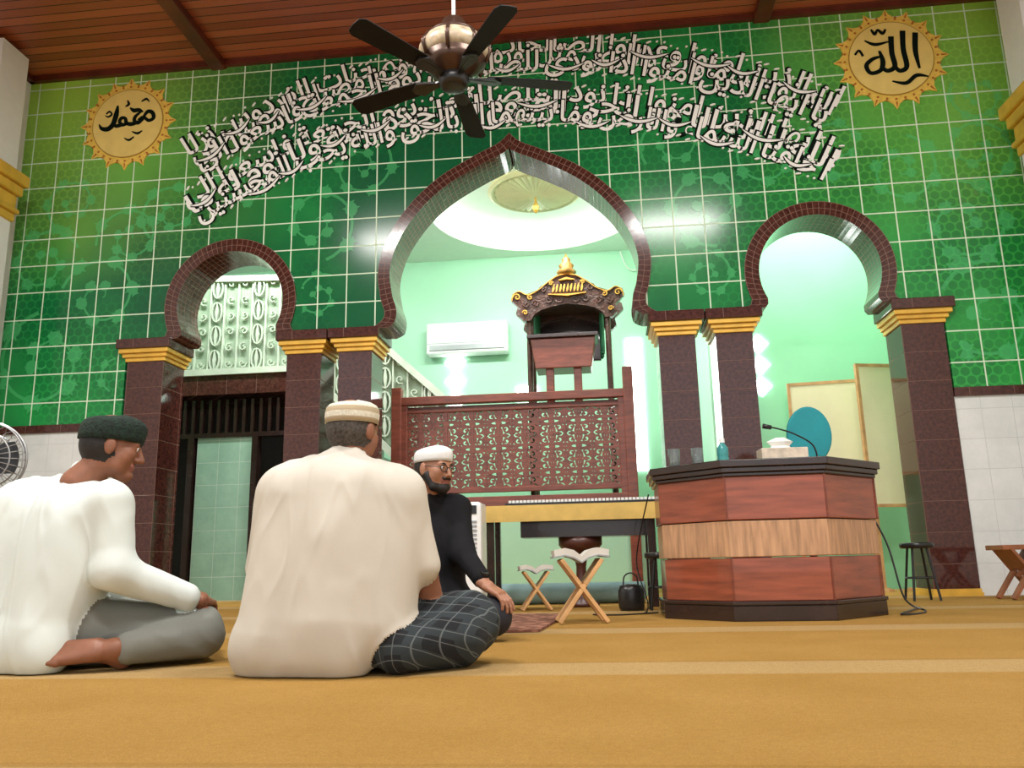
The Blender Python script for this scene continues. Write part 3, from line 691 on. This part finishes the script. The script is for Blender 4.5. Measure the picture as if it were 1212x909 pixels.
e=empty('rolled_mat',(-.33,8.3,.1)); bm=bmesh.new(); rm=Matrix.Rotation(PI/2,4,'Y'); lathe(bm,[(.03,-.70),(.095,-.70),(.1,-.69),(.1,.69),(.095,.70),(.03,.70)],seg=28,mat=rm)
mk('roll',bm,m_foam,e,True); bm=bmesh.new()
for s in (-.705,.705): tube(bm,[(s,.08*math.cos(t*.5)*(1-t*.02),.08*math.sin(t*.5)*(1-t*.02)) for t in range(36)],.005,4)
mk('spiral_end',bm,m_grey,e)
e=empty('air_cooler',(-1.16,6.9,0)); box('body',(-.17,-.15,.05),(.17,.15,.9),m_wp,e,.03)
bm=bmesh.new()
for i in range(9): addbox(bm,(-.13,-.16,.45+i*.035),(.13,-.148,.465+i*.035))
mk('vents',bm,m_grey,e); box('control_panel',(-.13,-.157,.8),(.13,-.148,.87),m_blk,e)
for i,(x,y) in enumerate(((-.13,-.11),(.13,-.11),(-.13,.11),(.13,.11))): box('foot_%d'%i,(x-.02,y-.02,0),(x+.02,y+.02,.06),m_blk,e)
def rehal(name,loc,rot,s=1,book=True,m=m_lwood):
    e=empty(name,loc,rot); e.scale=(s,s,s)
    for k,sg in enumerate((1,-1)):
        bm=bmesh.new()
        L0,L1=-.27,.23
        for y0,y1,u0,u1 in ((-.14,.14,.03,L1),(-.14,-.08,L0,.03),(.08,.14,L0,.03),(-.02,.02,-.06,.03)):
            addbox(bm,(u0,y0+.001*sg,-.013),(u1,y1+.001*sg,.013))
        for v in bm.verts:
            u,y,w=v.co; ang=math.radians(54)
            X=u*math.cos(ang)*sg - w*math.sin(ang)*sg; Z=u*math.sin(ang)+w*math.cos(ang); v.co=(X,y,Z+.228)
        mk('board_%d'%k,bm,m,e,bevel=.004)
    if book:
        bm=bmesh.new()
        for sg in (1,-1):
            prism(bm,[(0,.40),(sg*.05,.43),(sg*.11,.445),(sg*.18,.435),(sg*.185,.475),(sg*.11,.49),(sg*.05,.475),(0,.435)],-.12,.12,'y')
        mk('open_book',bm,m_page,e)
        bm=bmesh.new()
        for sg in (1,-1): prism(bm,[(0,.39),(sg*.05,.42),(sg*.11,.436),(sg*.19,.424),(sg*.19,.434),(sg*.11,.445),(sg*.05,.43),(0,.40)],-.125,.125,'y')
        mk('book_cover',bm,m_grey,e)
    return e
rehal('quran_stand',(-.17,5.72,0),.15,1.0); rehal('quran_stand',(-.60,7.25,0),.2,.78)
er=rehal('quran_stand',(3.58,7.75,0),.1,1.05,False,m_mwood); box('reading_board',(-.2,-.13,.40),(.2,.13,.44),m_mwood,er,bevel=.005)
bm=bmesh.new()
prism(bm,[(-.84,4.95),(-.40,5.0),(-.30,6.5),(-.85,6.6)],.002,.016,'z'); mk('prayer_rug',bm,m_rug)
def stool(name,loc,h,r):
    e=empty(name,loc); bm=bmesh.new(); lathe(bm,[(r*.9,h-.05),(r,h-.04),(r,h-.01),(r*.9,h)],seg=24); mk('seat',bm,m_blk,e,True); bm=bmesh.new()
    for i in range(4):
        a=PI/4+i*PI/2; tube(bm,[(r*.6*math.cos(a),r*.6*math.sin(a),h-.04),(r*1.1*math.cos(a),r*1.1*math.sin(a),.008)],.011,8)
    tube(bm,circ((0,0,h*.4),r*.85,20,'xy'),.008,6,True); mk('legs',bm,m_blk,e)
stool('stool',(.46,6.95,0),.46,.14); stool('stool',(2.72,7.7,0),.50,.14)
e=empty('black_bag',(.20,7.0,0)); bm=bmesh.new(); lathe(bm,[(.09,0),(.105,.03),(.105,.16),(.085,.20),(.03,.21)],seg=16,sy=.55); tube(bm,catmull([(-.06,0,.19),(-.05,0,.27),(0,0,.30),(.05,0,.27),(.06,0,.19)],4),.007,6); mk('bag_body',bm,m_blk,e,True)

# ------------------------------------------------------------------ lectern
e=empty('lectern',(0,0,0)); c0=(1.14,6.12)
base=[(.82,5.62),(1.44,5.60),(1.88,6.05),(1.88,6.5),(.42,6.5),(.42,6.02)]
def sc(P,k): return [(c0[0]+(x-c0[0])*k,c0[1]+(y-c0[1])*k) for x,y in P]
for nm,z0,z1,kk,m in (('plinth',0,.10,1.03,m_dark),('plinth_lip',.10,.125,1.045,m_dark),('lower_panel',.125,.40,1.0,m_redwood),('stripe',.405,.64,1.012,m_beige),('upper_panel',.645,.93,1.025,m_redwood),('moulding_1',.93,.955,1.05,m_dark),('moulding_2',.955,.99,1.075,m_dark),('top',.99,1.04,1.10,m_dark)):
    bm=bmesh.new(); prism(bm,sc(base,kk),z0,z1,'z'); mk(nm,bm,m,e,bevel=.006)
bm=bmesh.new()
for (x,y) in sc(base[:4],1.008): tube(bm,[(x,y,.125),(x,y,.40)],.006,6)
for (x,y) in sc(base[:4],1.03): tube(bm,[(x,y,.645),(x,y,.93)],.006,6)
mk('corner_beads',bm,m_wood,e)
bm=bmesh.new(); tube(bm,catmull([(1.9,6.5,.9),(2.05,6.4,.5),(2.1,6.3,.1),(2.2,6.2,.012),(1.95,5.95,.012),(2.3,6.6,.012)],8),.007,6); tube(bm,catmull([(.36,6.55,.9),(.25,6.8,.4),(.3,6.6,.012),(-.1,6.4,.012),(.1,6.3,.012),(.38,6.5,.012)],8),.006,6); mk('power_cable',bm,m_blk,e)
ZL=1.04
def cupglass(x,y):
    e=empty('drinking_glass',(x,y,ZL)); bm=bmesh.new(); lathe(bm,[(.034,0),(.037,.004),(.043,.125),(.041,.125),(.034,.012),(.01,.01)],seg=24); mk('cup',bm,m_glass,e,True)
cupglass(.52,5.92); cupglass(.68,5.9)
e=empty('water_bottle',(.86,5.92,ZL)); bm=bmesh.new(); lathe(bm,[(.036,0),(.04,.01),(.04,.05),(.037,.06),(.04,.07),(.04,.12),(.018,.155),(.016,.165)],seg=24); mk('bottle_body',bm,m_bottle,e,True)
bm=bmesh.new(); lathe(bm,[(.02,.16),(.02,.19),(.015,.192)],seg=16); mk('cap',bm,m_wp,e)
e=empty('tissue_box',(1.28,5.98,ZL),.05); box('carton',(-.16,-.08,0),(.16,.08,.11),M('tissue_carton',(.66,.56,.44),.6,var=.25,vs=12),e,.004)
bm=bmesh.new(); lathe(bm,[(.05,.108),(.04,.13),(.06,.16),(.02,.19)],seg=9,sx=1.4,sy=.5,rib=.35); mk('tissue',bm,m_wp,e)
e=empty('gooseneck_microphone',(1.54,6.05,ZL)); bm=bmesh.new(); lathe(bm,[(.06,0),(.06,.02),(.03,.035),(.012,.05)],seg=20)
tube(bm,catmull([(0,0,.03),(-.03,-.01,.14),(-.15,-.02,.22),(-.26,-.03,.26),(-.32,-.03,.275)],6),.006,8); tube(bm,[(-.31,-.03,.272),(-.37,-.03,.285)],[.016,.018],12); mk('mic',bm,m_blk,e,True)
e=empty('office_chair',(1.72,6.98,0)); bm=bmesh.new(); P=circ((0,-.04,1.38),.19,32,'xz',.95,1.25)
A=[bm.verts.new(p) for p in P]; Bv=[bm.verts.new((p[0]*.97,p[1]+.07,p[2])) for p in P]; bm.faces.new(A); bm.faces.new(Bv[::-1])
for i in range(32): bm.faces.new((A[i],Bv[i],Bv[(i+1)%32],A[(i+1)%32]))
mk('backrest',bm,m_teal,e,bevel=.015); box('seat',(-.22,.0,.62),(.22,.44,.7),m_teal,e,.03)
bm=bmesh.new(); tube(bm,[(0,.05,1.2),(0,.1,.75),(0,.2,.64)],.02,8); tube(bm,[(0,.22,.12),(0,.22,.62)],.03,10)
for i in range(5): a=2*PI*i/5; tube(bm,[(0,.22,.12),(.26*math.cos(a),.22+.26*math.sin(a),.06)],.02,8); lathe(bm,[(.02,0),(.03,.02),(.02,.05)],(.26*math.cos(a),.22+.26*math.sin(a),0),10)
mk('frame',bm,m_blk,e)
def board(x0,x1,z0,z1,y,rot):
    e=empty('notice_board',((x0+x1)/2,y,0),rot); w=(x1-x0)/2; box('panel',(-w,-.015,z0),(w,.015,z1),m_board,e)
    bm=bmesh.new()
    for a,b in (((-w-.02,-.022,z0-.02),(-w+.015,.022,z1+.02)),((w-.015,-.022,z0-.02),(w+.02,.022,z1+.02)),((-w,-.022,z0-.02),(w,.022,z0+.015)),((-w,-.022,z1-.015),(w,.022,z1+.02))): addbox(bm,a,b)
    for sx in (-w,w): addbox(bm,(sx-.02,-.02,0),(sx+.02,.02,z0)); addbox(bm,(sx-.03,-.2,0),(sx+.03,.2,.03))
    mk('frame',bm,m_lwood,e)
board(2.35,3.2,1.35,2.48,10.25,-.12); board(3.02,3.5,.95,2.58,9.85,.25)

# ------------------------------------------------------------------ people (SDF bodies)
class Fig:
    def __init__(s,k=.03): s.p=[]; s.k=k
    def rc(s,a,b,ra,rb,m=0,X=None,sc=1,ks=None):
        if X is not None: a=X@Vector(a); b=X@Vector(b); ra*=sc; rb*=sc
        s.p.append(('rc',np.array(a[:3],float),np.array(b[:3],float),ra,rb,m,ks if ks is not None else s.k))
    def el(s,c,r,m=0,rot=None,X=None,sc=1,ks=None):
        Rm=np.eye(3) if rot is None else np.array(rot)
        r=np.array(r,float)
        if X is not None:
            c=X@Vector(c); q=X.to_3x3(); q=np.array(q); q=q/np.linalg.norm(q,axis=0); Rm=q@Rm; r=r*sc
        s.p.append(('el',np.array(c[:3],float),Rm,r,None,m,ks if ks is not None else s.k))
    def one(s,q,P):
        if q[0]=='rc':
            a,b=q[1],q[2]; ba=b-a; t=np.clip((P-a)@ba/(ba@ba+1e-12),0,1); return np.linalg.norm(P-a-t[:,None]*ba,axis=1)-(q[3]+(q[4]-q[3])*t)
        L=(P-q[1])@q[2]; r=q[3]; k0=np.linalg.norm(L/r,axis=1); k1=np.linalg.norm(L/(r*r),axis=1)+1e-9; return k0*(k0-1)/k1
    def sdf(s,P):
        d=None
        for q in s.p:
            e=s.one(q,P)
            if d is None: d=e; continue
            k=q[6]; h=np.maximum(k-np.abs(d-e),0)/k; d=np.minimum(d,e)-h*h*k*.25
        return d
    def build(s,name,mats,parent,vox,wr=None,zmin=None):
        bm=bmesh.new()
        for q in s.p:
            b2=bmesh.new()
            if q[0]=='rc':
                for c,r in ((q[1],q[3]),(q[2],q[4])): bmesh.ops.create_icosphere(b2,subdivisions=2,radius=r,matrix=Matrix.Translation(c))
                res=bmesh.ops.convex_hull(b2,input=b2.verts[:]); bmesh.ops.delete(b2,geom=[g for g in res['geom_interior'] if isinstance(g,bmesh.types.BMVert)],context='VERTS')
            else:
                Mx=Matrix(q[2].tolist()).to_4x4(); bmesh.ops.create_icosphere(b2,subdivisions=3,radius=1,matrix=Matrix.Translation(q[1])@Mx@Matrix.Diagonal((*q[3],1)))
            tmp=bpy.data.meshes.new('t'); b2.to_mesh(tmp); b2.free(); bm.from_mesh(tmp); bpy.data.meshes.remove(tmp)
        me=bpy.data.meshes.new(name); bm.to_mesh(me); bm.free(); o=bpy.data.objects.new(name,me); COL.objects.link(o)
        md=o.modifiers.new('r','REMESH'); md.mode='VOXEL'; md.voxel_size=vox; bpy.context.view_layer.update()
        m2=bpy.data.meshes.new_from_object(o.evaluated_get(bpy.context.evaluated_depsgraph_get())); o.modifiers.clear(); o.data=m2; bpy.data.meshes.remove(me); m2.name=name
        n=len(m2.vertices); P=np.empty(n*3); m2.vertices.foreach_get('co',P); P=P.reshape(-1,3)
        e=vox*.4
        def grad(P):
            g=np.empty_like(P)
            for i in range(3):
                d=np.zeros(3); d[i]=e; g[:,i]=(s.sdf(P+d)-s.sdf(P-d))
            return g/(np.linalg.norm(g,axis=1,keepdims=True)+1e-12)
        for it in range(4):
            P=P-grad(P)*np.clip(s.sdf(P),-.03,.03)[:,None]*.9
        if wr:
            g=grad(P); D=np.array([s.one(q,P) for q in s.p]); mi=np.array([q[5] for q in s.p])[D.argmin(0)]
            for mm,(amp,sx,sy,sz_,cx,cz) in wr.items():
                for i in np.where(mi==mm)[0]:
                    p=P[i]
                    v=Vector(((p[0]-cx)/(0.55+.8*(cz-p[2]) if cz-p[2]>-.4 else .3)*sx*.5,p[1]*sy*.5,p[2]*sz_))
                    n1=mnoise.noise(v); n2=mnoise.noise(v*2.1+Vector((3,1,8)))
                    r=math.exp(-(n1*6.5)**2); r2=math.exp(-(n2*7)**2)
                    P[i]=p+g[i]*amp*(n1*.8+n2*.35+r*.5+r2*.22-.25)
        if zmin is not None: P[:,2]=np.maximum(P[:,2],zmin)
        m2.vertices.foreach_set('co',P.ravel())
        for m in mats: m2.materials.append(m)
        fc=np.empty(len(m2.polygons)*3); m2.update(); m2.polygons.foreach_get('center',fc); fc=fc.reshape(-1,3)
        D=np.array([s.one(q,fc) for q in s.p]); mi=np.array([q[5] for q in s.p])[D.argmin(0)].astype(np.int32)
        m2.polygons.foreach_set('material_index',mi.astype(np.int32)); m2.polygons.foreach_set('use_smooth',np.ones(len(m2.polygons),bool)); m2.update()
        if parent: o.parent=parent
        return o
def frame(o,fwd,up=(0,0,1),s=1):
    f=Vector(fwd).normalized(); r=f.cross(Vector(up)).normalized(); u=r.cross(f); m=Matrix.Identity(4)
    for i in range(3): m[i][0]=r[i]*s; m[i][1]=f[i]*s; m[i][2]=u[i]*s; m[i][3]=o[i]
    return m
def head(parent,o,fwd,s,skin,hair,capm,cap_h=.075,cap_low=.035,beard=False,neck=(0,-.035,-.17),up=(0,0,1),glasses=False,stripe=None,cr=1.0):
    X=frame(o,fwd,up,s); g=Fig(.012)
    g.el((0,-.012,.022),(.075,.096,.098),0,X=X,sc=s)
    g.rc((0,.03,-.03),(0,.058,-.088),.060,.030,0,X,s,ks=.04)
    g.rc((-.035,.03,-.06),(.035,.03,-.06),.034,.034,0,X,s,ks=.03)
    g.rc((-.04,.055,-.018),(-.042,.05,-.03),.026,.026,0,X,s,ks=.02); g.rc((.04,.055,-.018),(.042,.05,-.03),.026,.026,0,X,s,ks=.02)
    g.rc((-.034,.074,.026),(.034,.074,.026),.015,.015,0,X,s,ks=.02)
    g.rc((0,.088,.014),(0,.108,-.026),.008,.012,0,X,s,ks=.012); g.rc((-.012,.094,-.030),(.012,.094,-.030),.009,.009,0,X,s,ks=.008)
    g.rc((-.020,.083,-.054),(.020,.083,-.054),.008,.008,2,X,s,ks=.008); g.rc((-.016,.082,-.063),(.016,.082,-.063),.008,.008,2,X,s,ks=.006)
    g.el((0,.078,-.088),(.02,.016,.014),0,X=X,sc=s,ks=.02)
    for sx in (1,-1):
        g.el((sx*.080,-.002,-.002),(.010,.019,.032),0,X=X,sc=s,ks=.008); g.el((sx*.032,.077,.008),(.014,.009,.009),0,X=X,sc=s,ks=.006)
    g.rc((0,-.02,-.06),neck,.052,.058,0,X,s,ks=.03)
    g.el((0,-.026,.010),(.0785,.088,.094),1,X=X,sc=s,ks=.006)
    if beard:
        g.rc((0,.066,-.090),(0,.06,-.118),.030,.014,1,X,s,ks=.01)
        for sx in (1,-1): g.rc((sx*.066,.012,-.03),(sx*.045,.045,-.085),.018,.022,1,X,s,ks=.01); g.rc((sx*.045,.045,-.085),(0,.070,-.098),.022,.022,1,X,s,ks=.01)
        g.rc((-.022,.091,-.044),(.022,.091,-.044),.006,.006,1,X,s,ks=.004)
    g.build('head',[skin,hair,m_lip],parent,.0048*s)
    bm=bmesh.new()
    for sx in (1,-1):
        for r,oy,mi in ((.0105,.0,0),(.0052,.0072,1)):
            bmesh.ops.create_icosphere(bm,subdivisions=2,radius=r*s,matrix=Matrix.Translation(X@Vector((sx*.031,.080+oy,.009))))
            bm.faces.ensure_lookup_table()
            for fc in bm.faces:
                if not fc.tag: fc.material_index=mi; fc.tag=True
    mk('eyes',bm,[m_eye,m_blk],parent,True)
    bm=bmesh.new()
    for sx in (1,-1): tube(bm,[X@Vector((sx*x,y,z)) for x,y,z in ((.016,.092,.026),(.03,.090,.031),(.046,.082,.027))],[.003*s,.0045*s,.002*s],6)
    mk('eyebrows',bm,hair,parent)
    bm=bmesh.new(); rings=[]; seg=40
    prof=[(.96,-.006,0),(1.0,0,0),(1.02,.2,0),(1.03,.45,0),(1.0,.68,0),(.90,.84,0),(.72,.95,0),(.48,1.02,0),(.2,1.05,0)]
    for rr,t,_ in prof:
        ring=[]
        for i in range(seg):
            a=2*PI*i/seg; x=.085*cr*rr*math.cos(a); y=-.012+.104*cr*rr*math.sin(a); z=cap_low+.012*math.sin(a)+t*cap_h
            ring.append(bm.verts.new(X@Vector((x,y,z))))
        rings.append(ring)
    for j in range(len(rings)-1):
        for i in range(seg):
            fc=bm.faces.new((rings[j][i],rings[j][(i+1)%seg],rings[j+1][(i+1)%seg],rings[j+1][i])); fc.material_index=1 if (stripe and j in (1,3)) else 0
    bm.faces.new(rings[-1]); mk('cap',bm,[capm,stripe or capm],parent,True)
    if glasses:
        bm=bmesh.new()
        for sx in (1,-1):
            tube(bm,[X@Vector((sx*.033+.024*math.cos(2*PI*i/20),.098,.006+.018*math.sin(2*PI*i/20))) for i in range(20)],.0022*s,6,True)
            tube(bm,[X@Vector(p) for p in ((sx*.057,.097,.01),(sx*.078,.05,.012),(sx*.084,-.01,.012))],.002*s,6)
        tube(bm,[X@Vector(p) for p in ((-.009,.099,.01),(.009,.099,.01))],.0022*s,6); mk('glasses',bm,m_blk,parent)
    return X
def hand(parent,name,o,fwd,up,s,skin,side=1,curl=.5):
    X=frame(o,fwd,up,s); g=Fig(.010)
    g.rc((0,-.03,0),(0,.015,0),.026,.027,0,X,s)
    for x in (-.028,-.010,.010,.027): g.rc((x*.75,.012,-.002),(x,.080,0),.016,.0125,0,X,s,ks=.012)
    g.el((side*.024,.035,-.010),(.018,.03,.015),0,X=X,sc=s,ks=.015)
    for i,(x,l) in enumerate(((.030,.92),(.010,1.03),(-.010,.97),(-.029,.78))):
        x*=side; p=Vector((x,.084,0)); ang=0; d=.22*x
        rr=.0092
        for j,seg in enumerate((.042,.027,.022)):
            ang+=curl*(.6,.9,.6)[j]*(1+.12*i); q=p+Vector((d*seg*4,math.cos(ang)*seg*l,-math.sin(ang)*seg*l)); g.rc(p,q,rr,rr*.9,0,X,s,ks=.004); p=q; rr*=.9
    p0=Vector((side*.026,.018,-.008)); p1=Vector((side*.050,.048,-.018)); p2=Vector((side*.060,.076,-.026)); p3=Vector((side*.060,.100,-.034))
    g.rc(p0,p1,.015,.0125,0,X,s,ks=.012); g.rc(p1,p2,.0120,.0105,0,X,s,ks=.004); g.rc(p2,p3,.0105,.0085,0,X,s,ks=.004)
    g.build(name,[skin],parent,.0036*s)
def foot(parent,name,o,fwd,up,s,skin):
    X=frame(o,fwd,up,s); g=Fig(.018)
    g.rc((0,-.01,.09),(0,0,.04),.038,.036,0,X,s); g.rc((0,-.01,.032),(.0,.06,.032),.032,.030,0,X,s)
    g.rc((0,.0,.07),(.0,.12,.035),.03,.022,0,X,s)
    for x in (-.026,0,.026): g.rc((x*.6,.05,.026),(x,.165,.020),.025,.018,0,X,s)
    for x,y,r in ((-.036,.215,.0135),(-.014,.212,.010),(.004,.205,.0095),(.020,.196,.009),(.035,.186,.0085)): g.rc((x,.165,.018),(x,y,.013),.014,r,0,X,s,ks=.004)
    g.build(name,[skin],parent,.0045*s)
def rotz(a): c,s_=math.cos(a),math.sin(a); return [[c,-s_,0],[s_,c,0],[0,0,1]]
def collar(parent,c,m,rx=.078,ry=.072):
    bm=bmesh.new(); rings=[]
    for dz,k in ((-.035,1.18),(-.012,1.08),(.012,1.0),(.018,.93),(.0,.90)):
        rings.append([bm.verts.new((c[0]+rx*k*math.cos(a*PI/14),c[1]+ry*k*math.sin(a*PI/14),c[2]+dz+.010*math.sin(a*PI/14))) for a in range(28)])
    for j in range(4):
        for i in range(28): bm.faces.new((rings[j][i],rings[j][(i+1)%28],rings[j+1][(i+1)%28],rings[j+1][i]))
    mk('collar',bm,m,parent,True)

# man B : beige shirt, back to camera
e=empty('man_in_beige_shirt'); g=Fig(.08)
g.el((-1.05,3.28,.46),(.29,.18,.38),0); g.rc((-1.25,3.26,.725),(-.83,3.28,.705),.085,.080,0)
g.rc((-1.22,3.25,.66),(-1.27,3.22,.15),.13,.17,0,ks=.12); g.rc((-.86,3.27,.64),(-.88,3.22,.18),.12,.14,0,ks=.12)
g.rc((-1.03,3.22,.70),(-1.05,3.18,.2),.13,.16,0,ks=.12)
g.rc((-1.03,3.24,.77),(-1.03,3.24,.83),.09,.070,0,ks=.05)
g.rc((-1.35,3.21,.08),(-1.0,3.15,.07),.10,.10,0)
g.rc((-1.30,3.25,.69),(-1.37,3.34,.40),.088,.095,0,ks=.06); g.rc((-.80,3.28,.68),(-.745,3.32,.40),.085,.088,0,ks=.03)
g.rc((-1.37,3.36,.38),(-1.15,3.62,.26),.055,.038,1,ks=.01); g.rc((-.735,3.33,.42),(-.725,3.39,.29),.062,.056,1,ks=.006); g.rc((-.725,3.39,.29),(-.90,3.62,.24),.054,.034,1,ks=.02)
g.rc((-.92,3.32,.14),(-.57,3.50,.16),.14,.125,2,ks=.02); g.rc((-.57,3.50,.16),(-.95,3.78,.10),.12,.08,2,ks=.04)
g.rc((-1.12,3.38,.14),(-1.42,3.66,.15),.14,.12,2,ks=.02); g.rc((-1.42,3.66,.15),(-1.0,3.8,.09),.11,.08,2,ks=.04)
g.rc((-.79,3.17,.09),(-.60,3.38,.12),.085,.12,2,ks=.04); g.el((-1.0,3.62,.15),(.33,.22,.12),2,ks=.04)
g.build('body',[m_sh_beige,m_skin,m_plaid],e,.009,{0:(.014,8,5,1.5,-1.03,.8),2:(.010,7,7,4,-1,.8)},zmin=.004)
X=head(e,(-1.012,3.28,.94),(.38,.92,-.10),1.13,m_skin,m_ghair,m_capw,.082,.030,stripe=M('cap_brown_stripe',(.42,.34,.22),.9),cr=1.03)
collar(e,(-1.028,3.243,.842),m_sh_beige)
hand(e,'hand_right',(-.90,3.62,.24),(-.7,.7,-.1),(0,.1,1),1.08,m_skin,-1,.6); hand(e,'hand_left',(-1.15,3.62,.26),(.7,.7,-.1),(0,.1,1),1.08,m_skin,1,.6)
foot(e,'foot_left',(-.86,3.80,.03),(.9,.15,0),(0,0,1),1.05,m_skin)

# man A : white shirt, left
e=empty('man_in_white_shirt'); g=Fig(.08); ra=rotz(-.45)
g.el((-2.42,3.52,.46),(.30,.20,.37),0,rot=ra); g.rc((-2.60,3.62,.715),(-2.15,3.40,.70),.085,.085,0)
g.rc((-2.60,3.50,.66),(-2.66,3.44,.18),.15,.18,0,ks=.12); g.rc((-2.28,3.40,.62),(-2.34,3.36,.18),.13,.15,0,ks=.12)
g.rc((-2.33,3.49,.76),(-2.31,3.49,.83),.085,.070,0,ks=.05)
g.rc((-2.78,3.44,.08),(-2.30,3.30,.07),.12,.10,0)
g.rc((-2.13,3.40,.68),(-2.07,3.37,.41),.090,.080,0,ks=.05); g.rc((-2.07,3.37,.40),(-1.84,3.56,.285),.078,.058,0,ks=.05); g.rc((-1.86,3.55,.29),(-1.80,3.62,.27),.036,.034,1,ks=.004)
g.rc((-2.62,3.62,.69),(-2.62,3.80,.38),.088,.078,0); g.rc((-2.62,3.80,.38),(-2.25,3.98,.26),.075,.05,0,ks=.05)
g.rc((-2.25,3.48,.15),(-1.82,3.66,.135),.15,.105,2,ks=.02); g.rc((-1.80,3.62,.12),(-1.98,3.38,.09),.10,.065,2,ks=.05); g.rc((-1.96,3.40,.085),(-2.03,3.34,.07),.04,.036,1,ks=.01)
g.rc((-2.5,3.65,.15),(-2.05,4.05,.14),.15,.105,2,ks=.02); g.rc((-2.05,4.05,.13),(-1.85,3.75,.09),.10,.07,2,ks=.05)
g.build('body',[m_sh_white,m_skin,m_pants],e,.009,{0:(.014,8,5,1.5,-2.35,.8),2:(.010,7,7,4,-2,.8)},zmin=.004)
head(e,(-2.205,3.50,.950),(.86,.48,-.20),1.24,m_skin,m_hair,m_capb,.092,.020,neck=(0,-.075,-.15),cr=1.06)
collar(e,(-2.315,3.497,.842),m_sh_white,.076,.072)
hand(e,'hand_right',(-1.80,3.63,.265),(-.2,.95,-.1),(.1,0,1),1.08,m_skin,-1,.5); hand(e,'hand_left',(-2.25,3.98,.25),(.85,.3,-.15),(0,.1,1),1.08,m_skin,1,.5)
foot(e,'foot_right',(-2.02,3.30,.115),(-.95,-.22,-.10),(-.25,.75,-.6),1.25,m_skin)

# man C : black shirt, bearded
e=empty('man_in_black_shirt'); g=Fig(.06); rc_=rotz(.35)
g.el((-1.0,4.74,.46),(.225,.15,.34),0,rot=rc_); g.rc((-1.17,4.66,.72),(-.85,4.76,.72),.075,.075,0); g.rc((-.99,4.70,.76),(-.985,4.69,.83),.075,.062,0,ks=.04)
g.el((-1.0,4.76,.17),(.27,.22,.18),0)
g.rc((-.84,4.76,.70),(-.79,4.62,.46),.078,.068,0); g.rc((-.79,4.62,.46),(-.67,4.50,.33),.066,.050,0,ks=.04); g.rc((-.69,4.51,.34),(-.635,4.47,.29),.032,.030,1,ks=.004)
g.rc((-1.18,4.66,.70),(-1.24,4.52,.44),.075,.066,0); g.rc((-1.24,4.52,.44),(-1.08,4.36,.28),.064,.045,0,ks=.04)
g.rc((-.92,4.7,.14),(-.60,4.46,.13),.13,.095,2,ks=.02); g.rc((-.60,4.46,.12),(-.95,4.3,.08),.09,.06,2,ks=.04); g.rc((-1.08,4.65,.14),(-1.32,4.38,.13),.13,.095,2,ks=.02); g.rc((-1.32,4.38,.12),(-.98,4.24,.08),.09,.06,2,ks=.04)
g.build('body',[m_sh_black,m_skin2,M('dark_sarong',(.02,.02,.028),.9)],e,.010,{0:(.010,7,5,2,-1,.8)},zmin=.004)
head(e,(-.955,4.66,.935),(.85,-.52,-.10),1.14,m_skin2,m_hair,m_capw2,.075,.034,beard=True,glasses=True)
hand(e,'hand_left',(-.635,4.465,.287),(.80,-.35,-.45),(.35,-.2,.9),1.2,m_skin2,-1,.42); hand(e,'hand_right',(-1.08,4.36,.27),(.6,-.5,-.3),(0,-.2,1),1.1,m_skin2,1,.5)
bm=bmesh.new(); Xw=frame((-.665,4.49,.315),(.55,-.42,-.45),(0,0,1)); tube(bm,[Xw@Vector((.036*math.cos(2*PI*i/20),0,.036*math.sin(2*PI*i/20))) for i in range(20)],.009,8,True); lathe(bm,[(.024,.034),(.026,.050),(.02,.052)],seg=16,mat=Xw); mk('wrist_watch',bm,m_blk,e)

# ------------------------------------------------------------------ lights
def area(name,loc,size,sy,power,rot=(0,0,0),col=(1,1,1)):
    l=bpy.data.lights.new(name,'AREA'); l.shape='RECTANGLE'; l.size=size; l.size_y=sy; l.energy=power; l.color=col
    o=bpy.data.objects.new(name,l); COL.objects.link(o); o.location=loc; o.rotation_euler=rot; return o
area('hall_overhead_fill',(-3.5,3.0,6.25),1.5,.25,270,col=(1,.98,.94)); area('hall_overhead_fill',(1.5,3.0,6.25),1.5,.25,270,col=(1,.98,.94)); area('hall_overhead_fill',(-1,.0,6.25),3,.4,280,col=(1,.98,.95))  # added fill lights above the view, no fixtures behind them
area('mihrab_fill',(CX,9.2,5.2),2.6,.25,190,(math.radians(20),0,0),(1,1,.98)); area('right_room_fill',(2.9,9.6,5.2),2.0,.25,95,(0,0,0),(.98,1,.96)); area('stair_room_fill',(-4.4,9.25,5.2),2.2,.25,100,(math.radians(20),0,0),(.97,1,.97))  # added fill lights hidden above the arches to brighten the rooms behind
w=bpy.data.worlds.new('daylight'); S.world=w; w.use_nodes=True; bg=w.node_tree.nodes['Background']; bg.inputs[0].default_value=(.94,.98,1,1); bg.inputs[1].default_value=1.45
S.view_settings.view_transform='Standard'; S.view_settings.exposure=0
